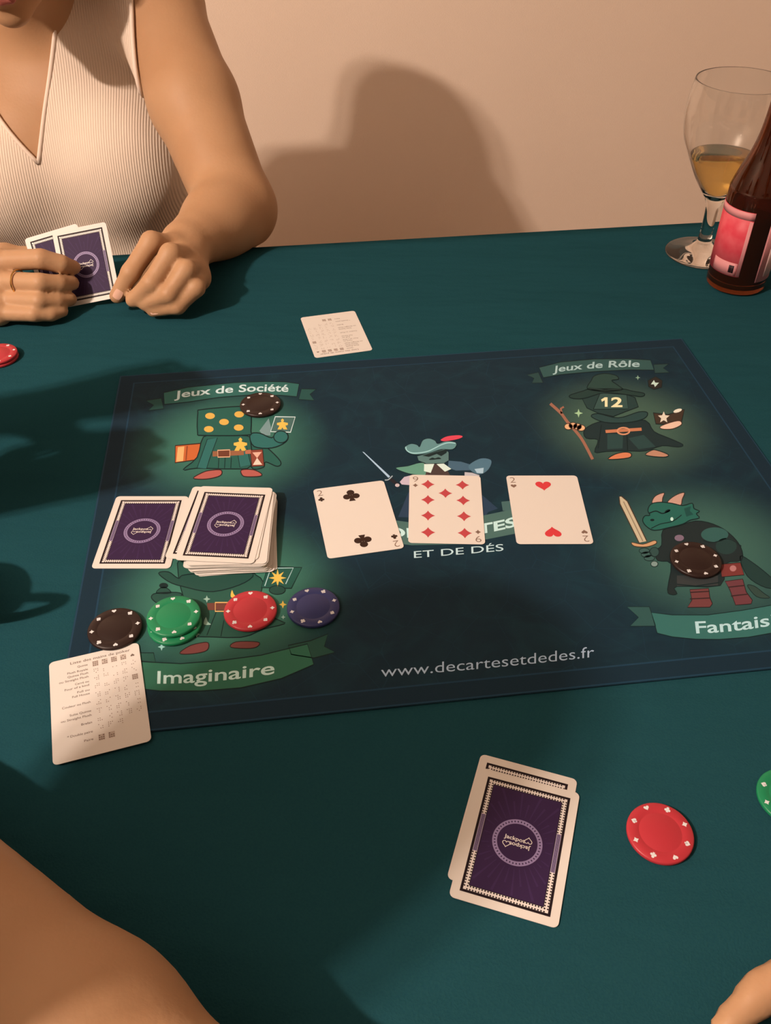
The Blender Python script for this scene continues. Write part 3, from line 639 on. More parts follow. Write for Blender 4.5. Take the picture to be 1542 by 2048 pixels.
def back_print():
    p = Print(cfn); W2, H2 = 31.5, 44.0
    p.poly(rectp(-26.3, -38.8, 26.3, 38.8), DKB, 0)
    p.poly(rectp(-24.7, -37.2, 24.7, 37.2), CWH, 1)
    # checks of the border band
    def band(n, fx, skip=None):
        for i in range(n):
            x, y, dx, dy = fx((i + .5) / n)
            if skip and skip((i + .5) / n): continue
            p.poly([(x - dx, y), (x, y - dy), (x + dx, y), (x, y + dy)], DKB, 2)
    ins = 23.3
    for s in (-1, 1):
        for e in (-1, 1):
            band(27, lambda t, s=s, e=e: (-23.3 + 46.6 * t, s * (35.8 + e * .95), .62, .62))
            band(40, lambda t, s=s, e=e: (s * (ins + e * .95), -35.8 + 71.6 * t, .62, .62), lambda t: .32 < t < .68)
        p.poly(rectp(s * ins - 1.3, -12.5, s * ins + 1.3, 12.5), LAV, 3)
        for k in (-.65, 0, .65): p.poly(rectp(s * ins + k - .13, -12.3, s * ins + k + .13, 12.3), DKB, 4)
    p.poly(rectp(-21.9, -34.4, 21.9, 34.4), DKB, 3); p.poly(rectp(-21.5, -34.0, 21.5, 34.0), PURP, 4)
    for i in range(36):
        a = 2 * math.pi * (i + .5) / 36
        L = min(20.6 / max(1e-6, abs(math.cos(a))), 33.0 / max(1e-6, abs(math.sin(a)))) * (1.0 if i % 2 else .8)
        p.poly([(17 * math.cos(a - .012), 17 * math.sin(a - .012)), (17 * math.cos(a + .012), 17 * math.sin(a + .012)), (L * math.cos(a + .022), L * math.sin(a + .022)), (L * math.cos(a - .022), L * math.sin(a - .022))] if L > 18 else [(17, 0), (17.01, 0), (17, .01)], RAYM, 5)
    for q in ribbon(ellipse(0, 0, 13.6, 13.6, 72), 2.9, True): p.poly(q, LAV, 6)
    for i in range(44):
        a = 2 * math.pi * i / 44; p.poly(ellipse(13.6 * math.cos(a), 13.6 * math.sin(a), .62, .42, 8, a), PURP, 7)
    for s in (1, -1):
        p.text('Jackpot', [(-8.3 * s, 0.95 * s), (-1.9 * s, 0.85 * s), (4.4 * s, 0.75 * s)], (0, 2.5 * s), CWH, 7, 0.016)
        h = heart_pts(6.3 * s, 2.9 * s, 4.4, -s); p.stroke(h, .42, CWH, 8, True)
    return p
bp_o = back_print().build('back_print'); BACK = bp_o.data; bpy.data.objects.remove(bp_o)
def face_parts_of(rank, suit):
    """list of (name, mesh): corner indexes and suit pips"""
    col = {'club': BLKI, 'diamond': REDD, 'heart': REDI}[suit]; out = []
    def pip(p, x, y, s, up, m):
        if suit == 'club': club(p, x, y, s, up, m, 0)
        elif suit == 'diamond': diamond(p, x, y, s, m, 0)
        else: p.poly(heart_pts(x, y, s * .95, up), m, 0)
    def done(p, name):
        o = p.build(name); out.append((name, o.data)); bpy.data.objects.remove(o)
    for s in (1, -1):
        p = Print(cfn); p.text(rank, [((-28.6) * s, 34.2 * s), (-26.2 * s, 34.2 * s), (-23.8 * s, 34.2 * s)], (0, 7.2 * s), GRYI, 0, -0.012); done(p, 'corner_number')
        p = Print(cfn); pip(p, -26.2 * s, 29.4 * s, 5.4, s, {'club': BLKI}.get(suit, GRYI)); done(p, 'corner_suit')
    spots = [(0, 29.5, 1), (0, -29.5, -1)] if rank == '2' else [(x, y * s, s) for s in (1, -1) for y in (10.2, 31) for x in (-15.2, 15.2)] + [(0, 19.4, 1)]
    for x, y, s in spots:
        p = Print(cfn); pip(p, x, y, 14.5 if rank == '2' else 12.5, s, col); done(p, 'suit_pip')
    return out
def hand_list_print():
    p = Print(cfn)
    p.text('Liste des mains de poker', [(-17, 37.5), (4, 37.5), (25, 37.5)], (0, 2.3), TXTI, 0, 0.006)
    rows = [(33.2, 'Quinte'), (29.0, 'Flush Royale'), (25.6, 'Quinte Flush'), (22.2, 'ou Straight Flush'), (17.8, 'Carré ou'), (14.6, 'Four of a kind'), (10.2, 'Full ou'), (7.0, 'Full House'), (-0.6, 'Couleur ou Flush'), (-8.2, 'Suite Quinte'), (-11.8, 'ou Straight Flush'), (-18, 'Brelan'), (-25.6, '* Double paire'), (-31.8, 'Paire')]
    for y, s in rows:
        wd = 1.18 * len(s); p.text(s, [(-5.2 - wd, y), (-5.2 - wd / 2, y), (-5.2, y)], (0, 1.8), TXTI, 0, 0.008)
    rnd = random.Random(3)
    ys = [33.4, 26.6, 20.2, 13.0, 5.2, -1.6, -8.8, -15.6, -22.2, -31.2]
    for r, y in enumerate(ys):
        for c in range(5):
            x = 0.2 + c * 6.5
            if r == 9 and c > 1: continue
            if r == 8 and c > 2: continue
            dark = (r == 0 or r == 9 or (r, c) in ((3, 4),))
            if r == 0 and c == 4: p.poly(heart_pts(x, y, 2.8, -1), TXTI, 1); continue
            if dark: p.poly(rectp(x - 2.1, y - 2.4, x + 2.1, y + 2.4), PALE, 0)
            for i in range(3):
                for j in range(3):
                    if rnd.random() < (.85 if dark else .55): p.poly(ellipse(x - 1.3 + 1.3 * i, y - 1.6 + 1.6 * j, .48 if dark else .34, .5 if dark else .36, 6), TXTI if dark else GRYI, 1)
    return p
PRINTS = {'2c': face_parts_of('2', 'club'), '9d': face_parts_of('9', 'diamond'), '2h': face_parts_of('2', 'heart'), 'back': [('back_print', BACK)]}
o = hand_list_print().build('hand_list_print'); PRINTS['list'] = [('hand_list_print', o.data)]; bpy.data.objects.remove(o)
def card(loc, rz, kind, label, group=None, rot=None):
    o = bpy.data.objects.new('playing_card', SLAB); COL.objects.link(o); o.location = loc; o.rotation_euler = (0, 0, rz)
    if rot is not None: o.rotation_euler = rot.to_euler()
    tag(o, label, 'playing card', group)
    if kind:
        for nm, me in PRINTS[kind]:
            c = bpy.data.objects.new(nm, me); COL.objects.link(c); c.parent = o
    return o
Z0 = 0.00036                      # just above the printed mat
card((-0.02413, 0.55954, Z0), 0.19339, '2c', 'two of clubs face up on the mat, tilted', 'face up cards on the mat')
card((0.05155, 0.57123, Z0), -0.03688, '9d', 'nine of diamonds face up in front of the printed musketeer', 'face up cards on the mat')
card((0.13883, 0.57019, Z0), -0.00491, '2h', 'two of hearts face up on the mat', 'face up cards on the mat')
card((0.07817, 0.27868, ZC + 0.0002), -0.3138, 'back', 'purple backed card on the green cloth, under another card and offset behind it', 'two cards of the nearest player')
card((0.07832, 0.26826, ZC + 0.0007), -0.30347, 'back', 'purple backed card lying on top of the nearest pair on the green cloth', 'two cards of the nearest player')
card((-0.20274, 0.54459, Z0), -0.0083, 'back', 'purple backed card alone on the mat, left of the deck', None)
card((-0.05406, 0.86509, ZC + 0.0002), 0.24571 + math.pi, 'list', 'small printed poker hand list card on the cloth beyond the mat', 'poker hand list cards')
o = card((-0.19842, 0.37276, 0.0008), 0.29874, 'list', 'pale poker hand list card overlapping the lower left corner of the mat', 'poker hand list cards')
# the face-down deck
dx, dy = P(451, 1047, 0.012).x, P(451, 1047, 0.012).y
rnd = random.Random(11); N = 33; h0 = Z0
for i in range(N):
    z = h0 + i * 0.00034
    if i == N - 1: card((dx, dy, z), -0.075, 'back', 'purple backed card on top of the face down deck', 'cards of the face down deck')
    elif i == N - 2: card((dx + 0.0012, dy + 0.0035, z), -0.045, 'back', 'second card of the face down deck, peeking out behind the top card', 'cards of the face down deck')
    elif i == N - 3: card((dx - 0.0075, dy + 0.002, z), -0.10, 'back', 'card near the top of the deck, sticking out at its left side', 'cards of the face down deck')
    else:
        lean = 0.0095 * (1 - i / N) + (0.004 if i > 22 else 0)
        card((dx + lean + rnd.uniform(-.0012, .0012), dy - 0.001 - 0.0015 * (1 - i / N) + rnd.uniform(-.001, .001), z), -0.02 + 0.10 * (1 - i / N) + rnd.uniform(-.03, .03), None, 'white edged card inside the stack of the face down deck', 'cards of the face down deck')

# ------------------------------------------------------------------ poker chips
def chip_mesh():
    return lathe([(0.0001, 0), (0.0192, 0), (0.0197, 0.0004), (0.02, 0.0009), (0.02, 0.0024), (0.0197, 0.0029), (0.0192, 0.0033), (0.0134, 0.0033), (0.0131, 0.00316), (0.0125, 0.00316), (0.0122, 0.0033), (0.0001, 0.0033)], 56, False)
CHIP = chip_mesh()
CHIP.polygons.foreach_set('use_smooth', [True] * len(CHIP.polygons))
def marks():
    p = Print(lambda x, y, l: (x * .001, y * .001, 0.00335 + 0.00002 * l)); mw = material('chip_white_mark', (0.68, 0.72, 0.76), 0.4, 0.4)
    for i in range(8):
        a = 2 * math.pi * i / 8; q = Print(lambda x, y, l: (x, y, l))
        if i % 4 == 0: diamond(q, 0, 0, 3.9, mw, 0)
        elif i % 4 == 1: club(q, 0, 0, 3.7, 1, mw, 0)
        elif i % 4 == 2: q.poly(heart_pts(0, 0, 3.4), mw, 0)
        else: spade(q, 0, 0, 3.4, 1, mw, 0)
        c, s = math.cos(a - math.pi / 2), math.sin(a - math.pi / 2)
        for f in q.f:
            p.poly([(c * q.v[k][0] - s * q.v[k][1] + 16.6 * math.cos(a), s * q.v[k][0] + c * q.v[k][1] + 16.6 * math.sin(a)) for k in f], mw, q.v[f[0]][2])
    o = p.build('suit_marks'); me = o.data; bpy.data.objects.remove(o); return me
MARKS = marks()
CHM = {'black': material('chip_black', (0.021, 0.011, 0.010), 0.38, 0.4), 'green': material('chip_green', (0.012, 0.22, 0.095), 0.38, 0.4), 'red': material('chip_red', (0.44, 0.035, 0.05), 0.38, 0.4), 'blue': material('chip_blue', (0.03, 0.04, 0.15), 0.38, 0.4)}
CHIPS = {}
for k, m in CHM.items():
    me = CHIP.copy(); me.materials.clear(); me.materials.append(m); CHIPS[k] = me
def chip(px, py, z, colr, rz, label, group):
    q = P(px, py, z + 0.0033); o = bpy.data.objects.new('poker_chip', CHIPS[colr]); COL.objects.link(o); o.location = (q.x, q.y, z); o.rotation_euler = (0, 0, rz)
    tag(o, label, 'poker chip', group); c = bpy.data.objects.new('suit_marks', MARKS); COL.objects.link(c); c.parent = o
    tag(c, 'white card suit marks around the rim'); return o
ZM = 0.00038; G = 'poker chips on the table'
chip(229.5, 1255, ZM, 'black', 0.25, 'black poker chip at the left end of the row on the mat', G)
chip(349, 1246, ZM, 'green', 0.5, 'green poker chip underneath another green chip', G)
chip(347, 1230, ZM + 0.0035, 'green', 0.2, 'green poker chip lying on top of a second green chip', G)
chip(500.5, 1219, ZM, 'red', 0.1, 'red poker chip on the mat between the green pair and the blue chip', G)
chip(626.5, 1212, ZM, 'blue', 0.35, 'dark blue poker chip at the right end of the row on the mat', G)
chip(520.5, 807, ZM, 'black', 0.1, 'black poker chip under the banner reading Jeux de Société', G)
chip(1392, 1117, ZM, 'black', 0.2, 'black poker chip on the printed dragon warrior', G)
chip(1321, 1664, ZC + 0.0003, 'red', 0.3, 'red poker chip on the green cloth beside the nearest pair of cards', G)
chip(1581, 1592, ZC + 0.0003, 'green', 0.25, 'green poker chip cut off by the right edge of the picture', G)
chip(-3, 712, ZC + 0.0003, 'red', 0.1, 'red poker chip underneath another at the left edge of the picture', G)
chip(-5, 706, ZC + 0.0038, 'red', 0.4, 'red poker chip on top of another at the left edge of the picture', G)

# ------------------------------------------------------------------ goblet
def prof(pts, n=5):
    return smooth_open(pts, n)
gp = P(1402, 508, ZC)
M_glass = material('clear_glass', (0.97, 0.97, 0.96), 0.02, 0.5, trans=1.0, ior=1.45)
t = empty('goblet', (gp.x, gp.y, ZC + 0.0005)); tag(t, 'clear stemmed glass half full of pale golden drink at the far right', 'glass')
outer = prof([(0.0425, 0.0), (0.0445, 0.0012), (0.042, 0.0035), (0.026, 0.0065), (0.0115, 0.013), (0.0078, 0.026), (0.0076, 0.05), (0.009, 0.064), (0.016, 0.077), (0.029, 0.096), (0.041, 0.119), (0.051, 0.140), (0.0550, 0.162), (0.0550, 0.180), (0.0525, 0.200), (0.0515, 0.205)], 5)
inner = prof([(0.0503, 0.205), (0.0513, 0.199), (0.0538, 0.180), (0.0538, 0.162), (0.0498, 0.1405), (0.0397, 0.1195), (0.0277, 0.0975), (0.0148, 0.080), (0.006, 0.0735), (0.0001, 0.072)], 5)
link('glass_body', lathe([(0.0001, 0.0)] + outer + inner, 72, False), M_glass, t, True)
M_drink = material('golden_drink', (0.93, 0.66, 0.24), 0.05, 0.5, trans=1.0, ior=1.34)
lq = [(max(0.0001, r - 0.0005), z + 0.0004) for r, z in reversed(inner) if z < 0.121]
link('drink', lathe(lq + [(lq[-1][0] + 0.0003, 0.1214), (0.0001, 0.1214)], 64, False), M_drink, t, True)
# ------------------------------------------------------------------ bottle
bp_ = P(1469, 568, ZC)
t = empty('beer_bottle', (bp_.x, bp_.y, ZC + 0.0005), 0.0); tag(t, 'brown glass beer bottle with red label in front of the stemmed glass', 'bottle')
M_amber = material('amber_glass', (0.22, 0.055, 0.014), 0.025, 0.5, trans=0.93, ior=1.5)
bo = prof([(0.026, 0.0), (0.0322, 0.0018), (0.0336, 0.006), (0.0338, 0.02), (0.0338, 0.106), (0.0330, 0.119), (0.0285, 0.134), (0.0220, 0.152), (0.0176, 0.170), (0.0152, 0.190), (0.0142, 0.212)], 5)
bo += [(0.0154, 0.2125), (0.0154, 0.220), (0.0138, 0.2205), (0.0138, 0.228), (0.0128, 0.230)]
bi = [(0.0095, 0.230), (0.0102, 0.21), (0.0112, 0.19), (0.013, 0.168), (0.0175, 0.150), (0.024, 0.134), (0.0292, 0.120), (0.0305, 0.106), (0.0305, 0.02), (0.029, 0.0065), (0.0001, 0.004)]
link('glass_body', lathe([(0.0001, 0.001)] + bo + bi, 64, False), M_amber, t, True)
M_beer = material('dark_beer', (0.05, 0.010, 0.003), 0.1, 0.5, trans=0.4, ior=1.34)
link('beer', lathe([(0.0001, 0.0046), (0.0286, 0.0070), (0.0301, 0.02), (0.0301, 0.082), (0.0001, 0.082)], 48, False), M_beer, t, True)
def wrap(name, a0, a1, z0, z1, m, r=0.0341, n=24):
    vs, fs = [], []
    for rr in (r, r + 0.0002):
        for i in range(n + 1):
            a = math.radians(a0 + (a1 - a0) * i / n)
            for z in (z0, z1): vs.append((rr * math.cos(a), rr * math.sin(a), z))
    k = 2 * (n + 1)
    for i in range(n):
        b = 2 * i; fs.append((b, b + 1, b + 3, b + 2)); fs.append((k + b, k + b + 2, k + b + 3, k + b + 1))
        fs.append((b, b + 2, k + b + 2, k + b)); fs.append((b + 1, k + b + 1, k + b + 3, b + 3))
    fs.append((0, k, k + 1, 1)); b = 2 * n; fs.append((b, b + 1, k + b + 1, k + b))
    return link(name, pydata(vs, fs), m, t, True)
M_lred = material('label_red', (0.60, 0.045, 0.075), 0.45, 0.3, noise=(60, (0.66, 0.10, 0.13), 2)); M_lpink = material('label_pink', (0.62, 0.26, 0.28), 0.5, 0.3); M_lpale = material('label_pale', (0.60, 0.42, 0.42), 0.5, 0.3)
# camera looks at the bottle along azimuth 66 deg; its near side faces -114 deg
f1 = wrap('front_label', 146, 251, 0.024, 0.100, M_lred)
tag(f1, 'red paper label with paler edges')
for nm, a0, a1, z0, z1, m in (('label_top_band', 146, 251, 0.091, 0.0995, M_lpink), ('label_edge', 244, 250.5, 0.025, 0.090, M_lpink), ('label_bottom_band', 190, 243, 0.025, 0.040, M_lpink), ('label_mark', 228, 238, 0.028, 0.037, DKB)):
    q = wrap(nm, a0, a1, z0, z1, m, 0.03435, 12); q.parent = f1
f2 = wrap('back_label', 284, 372, 0.018, 0.103, M_lpink); q = wrap('label_panel', 300, 350, 0.024, 0.060, M_lpale, 0.03435, 12); q.parent = f2
tag(f2, 'pinkish paper label')

# ------------------------------------------------------------------ mug just left of the picture
M_mug = material('mug_glaze', (0.05, 0.07, 0.12), 0.2, 0.5)
t = empty('coffee_cup', (-0.356, 0.442, ZC + 0.0003)); tag(t, 'small dark blue cup just left of the picture, handle towards the mat', 'cup')
link('cup_body', lathe([(0.0001, 0), (0.022, 0), (0.024, 0.002), (0.029, 0.02), (0.033, 0.045), (0.034, 0.061), (0.033, 0.062), (0.032, 0.060), (0.0275, 0.02), (0.021, 0.005), (0.0001, 0.004)], 48, False), M_mug, t, True)
def tube(pts, r, n=10):
    pts = [Vector(p) for p in pts]; vs, fs = [], []; prev = None
    for i, q in enumerate(pts):
        d = (pts[min(i + 1, len(pts) - 1)] - pts[max(i - 1, 0)]).normalized()
        a = Vector((0, 1, 0)); u = d.cross(a).normalized(); v = u.cross(d)
        for k in range(n):
            g = 2 * math.pi * k / n; vs.append(q + u * r * math.cos(g) + v * r * math.sin(g))
    for i in range(len(pts) - 1):
        for k in range(n):
            a, b = i * n + k, i * n + (k + 1) % n; fs.append((a, b, b + n, a + n))
    fs.append(tuple(reversed(range(n)))); fs.append(tuple(range((len(pts) - 1) * n, len(pts) * n)))
    return pydata(vs, fs)
link('handle', tube(smooth_open([(0.0325, 0, 0.053), (0.050, 0, 0.055), (0.068, 0, 0.050), (0.072, 0, 0.036), (0.064, 0, 0.020), (0.046, 0, 0.012), (0.0265, 0, 0.014)], 6), 0.0045), M_mug, t, True)

# ------------------------------------------------------------------ people
def V(*a): return Vector(a)
M_knit = material('ribbed_knit', (0.78, 0.665, 0.56), 0.85, 0.15)
def rib_bump(m, period=0.0034):
    nt = m.node_tree; b = nt.nodes['Principled BSDF']; tc = nt.nodes.new('ShaderNodeTexCoord')
    sx = nt.nodes.new('ShaderNodeSeparateXYZ'); nt.links.new(tc.outputs['Object'], sx.inputs[0])
    ml = nt.nodes.new('ShaderNodeMath'); ml.operation = 'MULTIPLY'; ml.inputs[1].default_value = 2 * math.pi / period; nt.links.new(sx.outputs[0], ml.inputs[0])
    sn = nt.nodes.new('ShaderNodeMath'); sn.operation = 'SINE'; nt.links.new(ml.outputs[0], sn.inputs[0])
    bp = nt.nodes.new('ShaderNodeBump'); bp.inputs['Strength'].default_value = 0.5; bp.inputs['Distance'].default_value = 0.0006
    nt.links.new(sn.outputs[0], bp.inputs['Height'])
    nz = nt.nodes.new('ShaderNodeTexNoise'); nz.inputs['Scale'].default_value = 9; nt.links.new(tc.outputs['Object'], nz.inputs['Vector'])
    b2 = nt.nodes.new('ShaderNodeBump'); b2.inputs['Strength'].default_value = 0.35; b2.inputs['Distance'].default_value = 0.012
    nt.links.new(nz.outputs['Fac'], b2.inputs['Height']); nt.links.new(b2.outputs[0], bp.inputs['Normal']); nt.links.new(bp.outputs[0], b.inputs['Normal'])
rib_bump(M_knit)
M_trim = material('knit_trim', (0.82, 0.70, 0.60), 0.8, 0.15)
def head_rot(yaw, pitch):          # faces -y, pitch > 0 looks down
    return Matrix.Rotation(yaw, 3, 'Z') @ Matrix.Rotation(pitch, 3, 'X')
def add_head(F, c, R):
    q = lambda *a: c + R @ V(*a)
    F.ell(q(0, .02, .03), (.074, .092, .084), .02, R); F.ell(q(0, -.028, -.025), (.058, .06, .078), .02, R)
    F.ell(q(0, -.045, -.075), (.043, .042, .033), .02, R); F.ell(q(0, -.076, -.097), (.019, .016, .014), .02, R)
    F.cone(q(0, -.084, .004), q(0, -.104, -.028), .007, .012, .008); F.cone(q(-.036, -.076, .02), q(.036, -.076, .02), .011, .011, .012)
    for s in (-1, 1):
        F.ell(q(s * .033, -.066, -.03), (.024, .02, .024), .014, R); F.ell(q(s * .075, .008, -.008), (.009, .017, .03), .005, R); F.cone(q(s * .009, -.096, -.032), q(s * .012, -.094, -.03), .006, .006, .005)
    F.cone(q(0, -.088, -.056), q(0, -.086, -.064), .012, .012, .012)
def face_parts(root, c, R):
    q = lambda *a: c + R @ V(*a)
    F = Field(c - V(.13, .13, .13), c + V(.13, .13, .13), .003)
    F.cone(q(-.02, -.092, -.058), q(.02, -.092, -.058), .0045, .0045, .004).cone(q(-.013, -.094, -.065), q(.013, -.094, -.065), .0055, .0055, .004); F.cone(q(0, -.097, -.058), q(0, -.097, -.066), .004, .004, .006)
    link('lips', F.mesh(1), M_lip, root, True)
    for s in (-1, 1):
        e = link('eye', lathe([(0.0001, -.011)] + [(.011 * math.cos(a), .011 * math.sin(a)) for a in np.linspace(-1.4, 1.4, 12)] + [(.0001, .011)], 20, False), M_eye, root, True); e.location = q(s * .032, -.0705, .0)
        e2 = link('iris', lathe([(.0001, 0), (.0052, 0.0), (.004, .001), (.0001, .0014)], 16, False), M_iris, e, True); e2.matrix_parent_inverse = Matrix.Identity(4)
        e2.location = R @ V(0, -.0104, -.002); e2.rotation_euler = (R @ Matrix.Rotation(math.radians(90), 3, 'X')).to_euler()
def hair_part(root, c, R, extra=(), vox=.0045):
    q = lambda *a: c + R @ V(*a)
    F = Field(c - V(.26, .24, .28), c + V(.26, .28, .18), vox)
    F.ell(q(0, .028, .036), (.084, .1, .09), .02, R); F.ell(q(0, .075, -.03), (.072, .055, .09), .03, R)
    for s in (-1, 1): F.ell(q(s * .07, .02, -.005), (.016, .05, .06), .02, R)
    for a, b, r0, r1 in extra: F.cone(q(*a), q(*b), r0, r1, .03)
    F.cut_ell(q(0, -.10, -.035), (.06, .085, .088), R)
    return link('hair', F.mesh(1), M_hair, root, True)
def seg_arm(F, S, E, W, rs=(.058, .047, .044, .028)):
    S, E, W = V(*S), V(*E), V(*W)
    F.cone(S, E, rs[0], rs[1], .012); m = E.lerp(W, .3); F.cone(E, m, rs[1] * .94, rs[2], .02); F.cone(m, W, rs[2], rs[3], .02)
def simple_hand(F, W, d, n, side, curl=.5):
    """palm and five fingers: d towards the fingers, n out of the palm, side = thumb side"""
    d, n = d.normalized(), n.normalized(); s = d.cross(n).normalized() * side
    for k in (-1, 0, 1): F.cone(W + s * .012 * k, W + d * .085 + s * .022 * k, .015, .014, .012)
    for i, (o, L, r) in enumerate(((.031, .072, .0092), (.0105, .08, .0095), (-.0105, .074, .009), (-.031, .058, .008))):
        b = W + d * .088 + s * o; p = b; dirv = d
        for f, g in ((.45, .45), (.32, .8), (.26, 1.1)):
            a = curl * g; dv = (d * math.cos(a) + n * math.sin(a)); p2 = p + dv * L * f; F.cone(p, p2, r, r * .94, .003); p = p2
    t0 = W + d * .02 + s * .022; t1 = t0 + d * .035 + s * .026 + n * .012; t2 = t1 + d * .032 + s * .006 + n * .012; t3 = t2 + d * .026 - s * .002 + n * .006
    F.chain([t0, t1, t2, t3], [.0135, .0115, .0105, .0085], .006)
def torso(F, T, k=.045, wide=1.0, bust=False, grow=0.0):
    q = lambda x, y, z: T @ V(x * wide, y, z); R = T.to_3x3()
    g = grow
    F.ell(q(0, 0, -.02), (.175 * wide + g, .125 + g, .12 + g), k, R); F.ell(q(0, -.012, .14), (.160 * wide + g, .112 + g, .15 + g), k, R)
    F.ell(q(0, -.015, .30), (.160 * wide + g, .112 + g, .17 + g), k, R)
    F.cone(q(-.145, -.02, .455), q(.145, -.02, .455), .055 + g, .055 + g, k); F.cone(q(-.06, -.0, .49), q(.06, -.0, .49), .052 + g, .052 + g, k)
    if bust:
        for s in (-1, 1): F.ell(q(s * .082, -.088, .275), (.078 + g, .066 + g, .082 + g), .05, R)
def trousers(root, T, m):
    q = lambda x, y, z: T @ V(x, y, z); lo = V(*(min(c[i] for c in (q(-.3, .25, 0), q(.3, -.65, 0), q(-.3, -.65, 0), q(.3, .25, 0))) for i in range(3))); hi = V(*(max(c[i] for c in (q(-.3, .25, 0), q(.3, -.65, 0), q(-.3, -.65, 0), q(.3, .25, 0))) for i in range(3)))
    lo.z = FLOOR; hi.z = T.translation.z + .18
    F = Field(lo, hi, .009); zf = FLOOR - T.translation.z + .07
    F.ell(q(0, 0, -.02), (.185, .135, .125), .04, T.to_3x3()); F.ell(q(0, 0, .05), (.17, .122, .09), .04, T.to_3x3())
    for s in (-1, 1): F.cone(q(s * .09, -.02, -.04), q(s * .11, -.42, -.035), .082, .06, .03); F.cone(q(s * .11, -.42, -.035), q(s * .1, -.38, zf), .06, .045, .03)
    link('trousers', F.mesh(1), m, root, True)
    for s in (-1, 1):
        c = q(s * .1, -.43, 0); c.z = FLOOR + .04; F = Field(c - V(.2, .2, .06), c + V(.2, .2, .12), .006)
        a = q(s * .1, -.36, 0); b = q(s * .1, -.52, 0); a.z = FLOOR + .045; b.z = FLOOR + .035
        F.cone(a, b, .042, .033, .02); a2 = a.copy(); a2.z += .05; F.cone(a, a2, .04, .042, .02)
        X, Y, Z = F.grids(); F.cut(Z - (FLOOR + .002) + 0 * X + 0 * Y)
        link('shoe', F.mesh(1), M_shoe, root, True)
def chair(T, label):
    c = T @ V(0, .03, 0); seat = T.translation.z - .152
    e = empty('dining_chair', (c.x, c.y, FLOOR)); e.rotation_euler = T.to_euler(); tag(e, label, 'chair', None)
    hgt = seat - FLOOR
    link('seat', box_mesh(.42, .42, .03, (0, 0, hgt - .015), .008), M_wood, e)
    for sx in (-1, 1):
        link('leg', box_mesh(.035, .035, hgt - .03, (sx * .185, -.185, (hgt - .03) / 2), .004), M_wood, e); link('leg', box_mesh(.035, .035, hgt - .03, (sx * .185, .185, (hgt - .03) / 2), .004), M_wood, e)
        link('back_post', box_mesh(.03, .03, .34, (sx * .185, .195, hgt + .17), .004), M_wood, e)
    for z in (.16, .29): link('back_rail', box_mesh(.34, .018, .07, (0, .195, hgt + z), .004), M_wood, e)

# ---- the woman across the table
TW = Matrix.Translation((-.440, 1.405, -.27)) @ Matrix.Rotation(-.11, 4, 'Y')
SL, EL, SR, ER = V(-.310, 1.362, .222), D(472, 418, 1.15), V(-.655, 1.370, .140), V(-.755, 1.185, .01)
def shoulders(F, g=0.0):
    for S, E in ((SL, EL), (SR, ER)):
        F.ell(S, (.062 + g, .06 + g, .06 + g), .03); F.cone(S, S.lerp(E, .5), .059 + g, .0565 + g, .025)
def table_cut(F, m=.032, h=.0008):
    X, Y, Z = F.grids(); c, s_ = math.cos(TH), math.sin(TH)
    x = c * X + s_ * Y; y = -s_ * X + c * Y
    e = np.maximum(np.maximum(np.maximum(TX0 - m - x, x - TX1 - m), np.maximum(TY0 - m - y, y - TY1 - m)), Z - (ZC + h))
    top = np.maximum(np.maximum(np.maximum(TX0 - .004 - x, x - TX1 - .004), np.maximum(TY0 - .004 - y, y - TY1 - .004)), Z - (ZC + h))
    return F.cut(np.minimum(top, np.maximum(e, Z - (ZC - .004))))
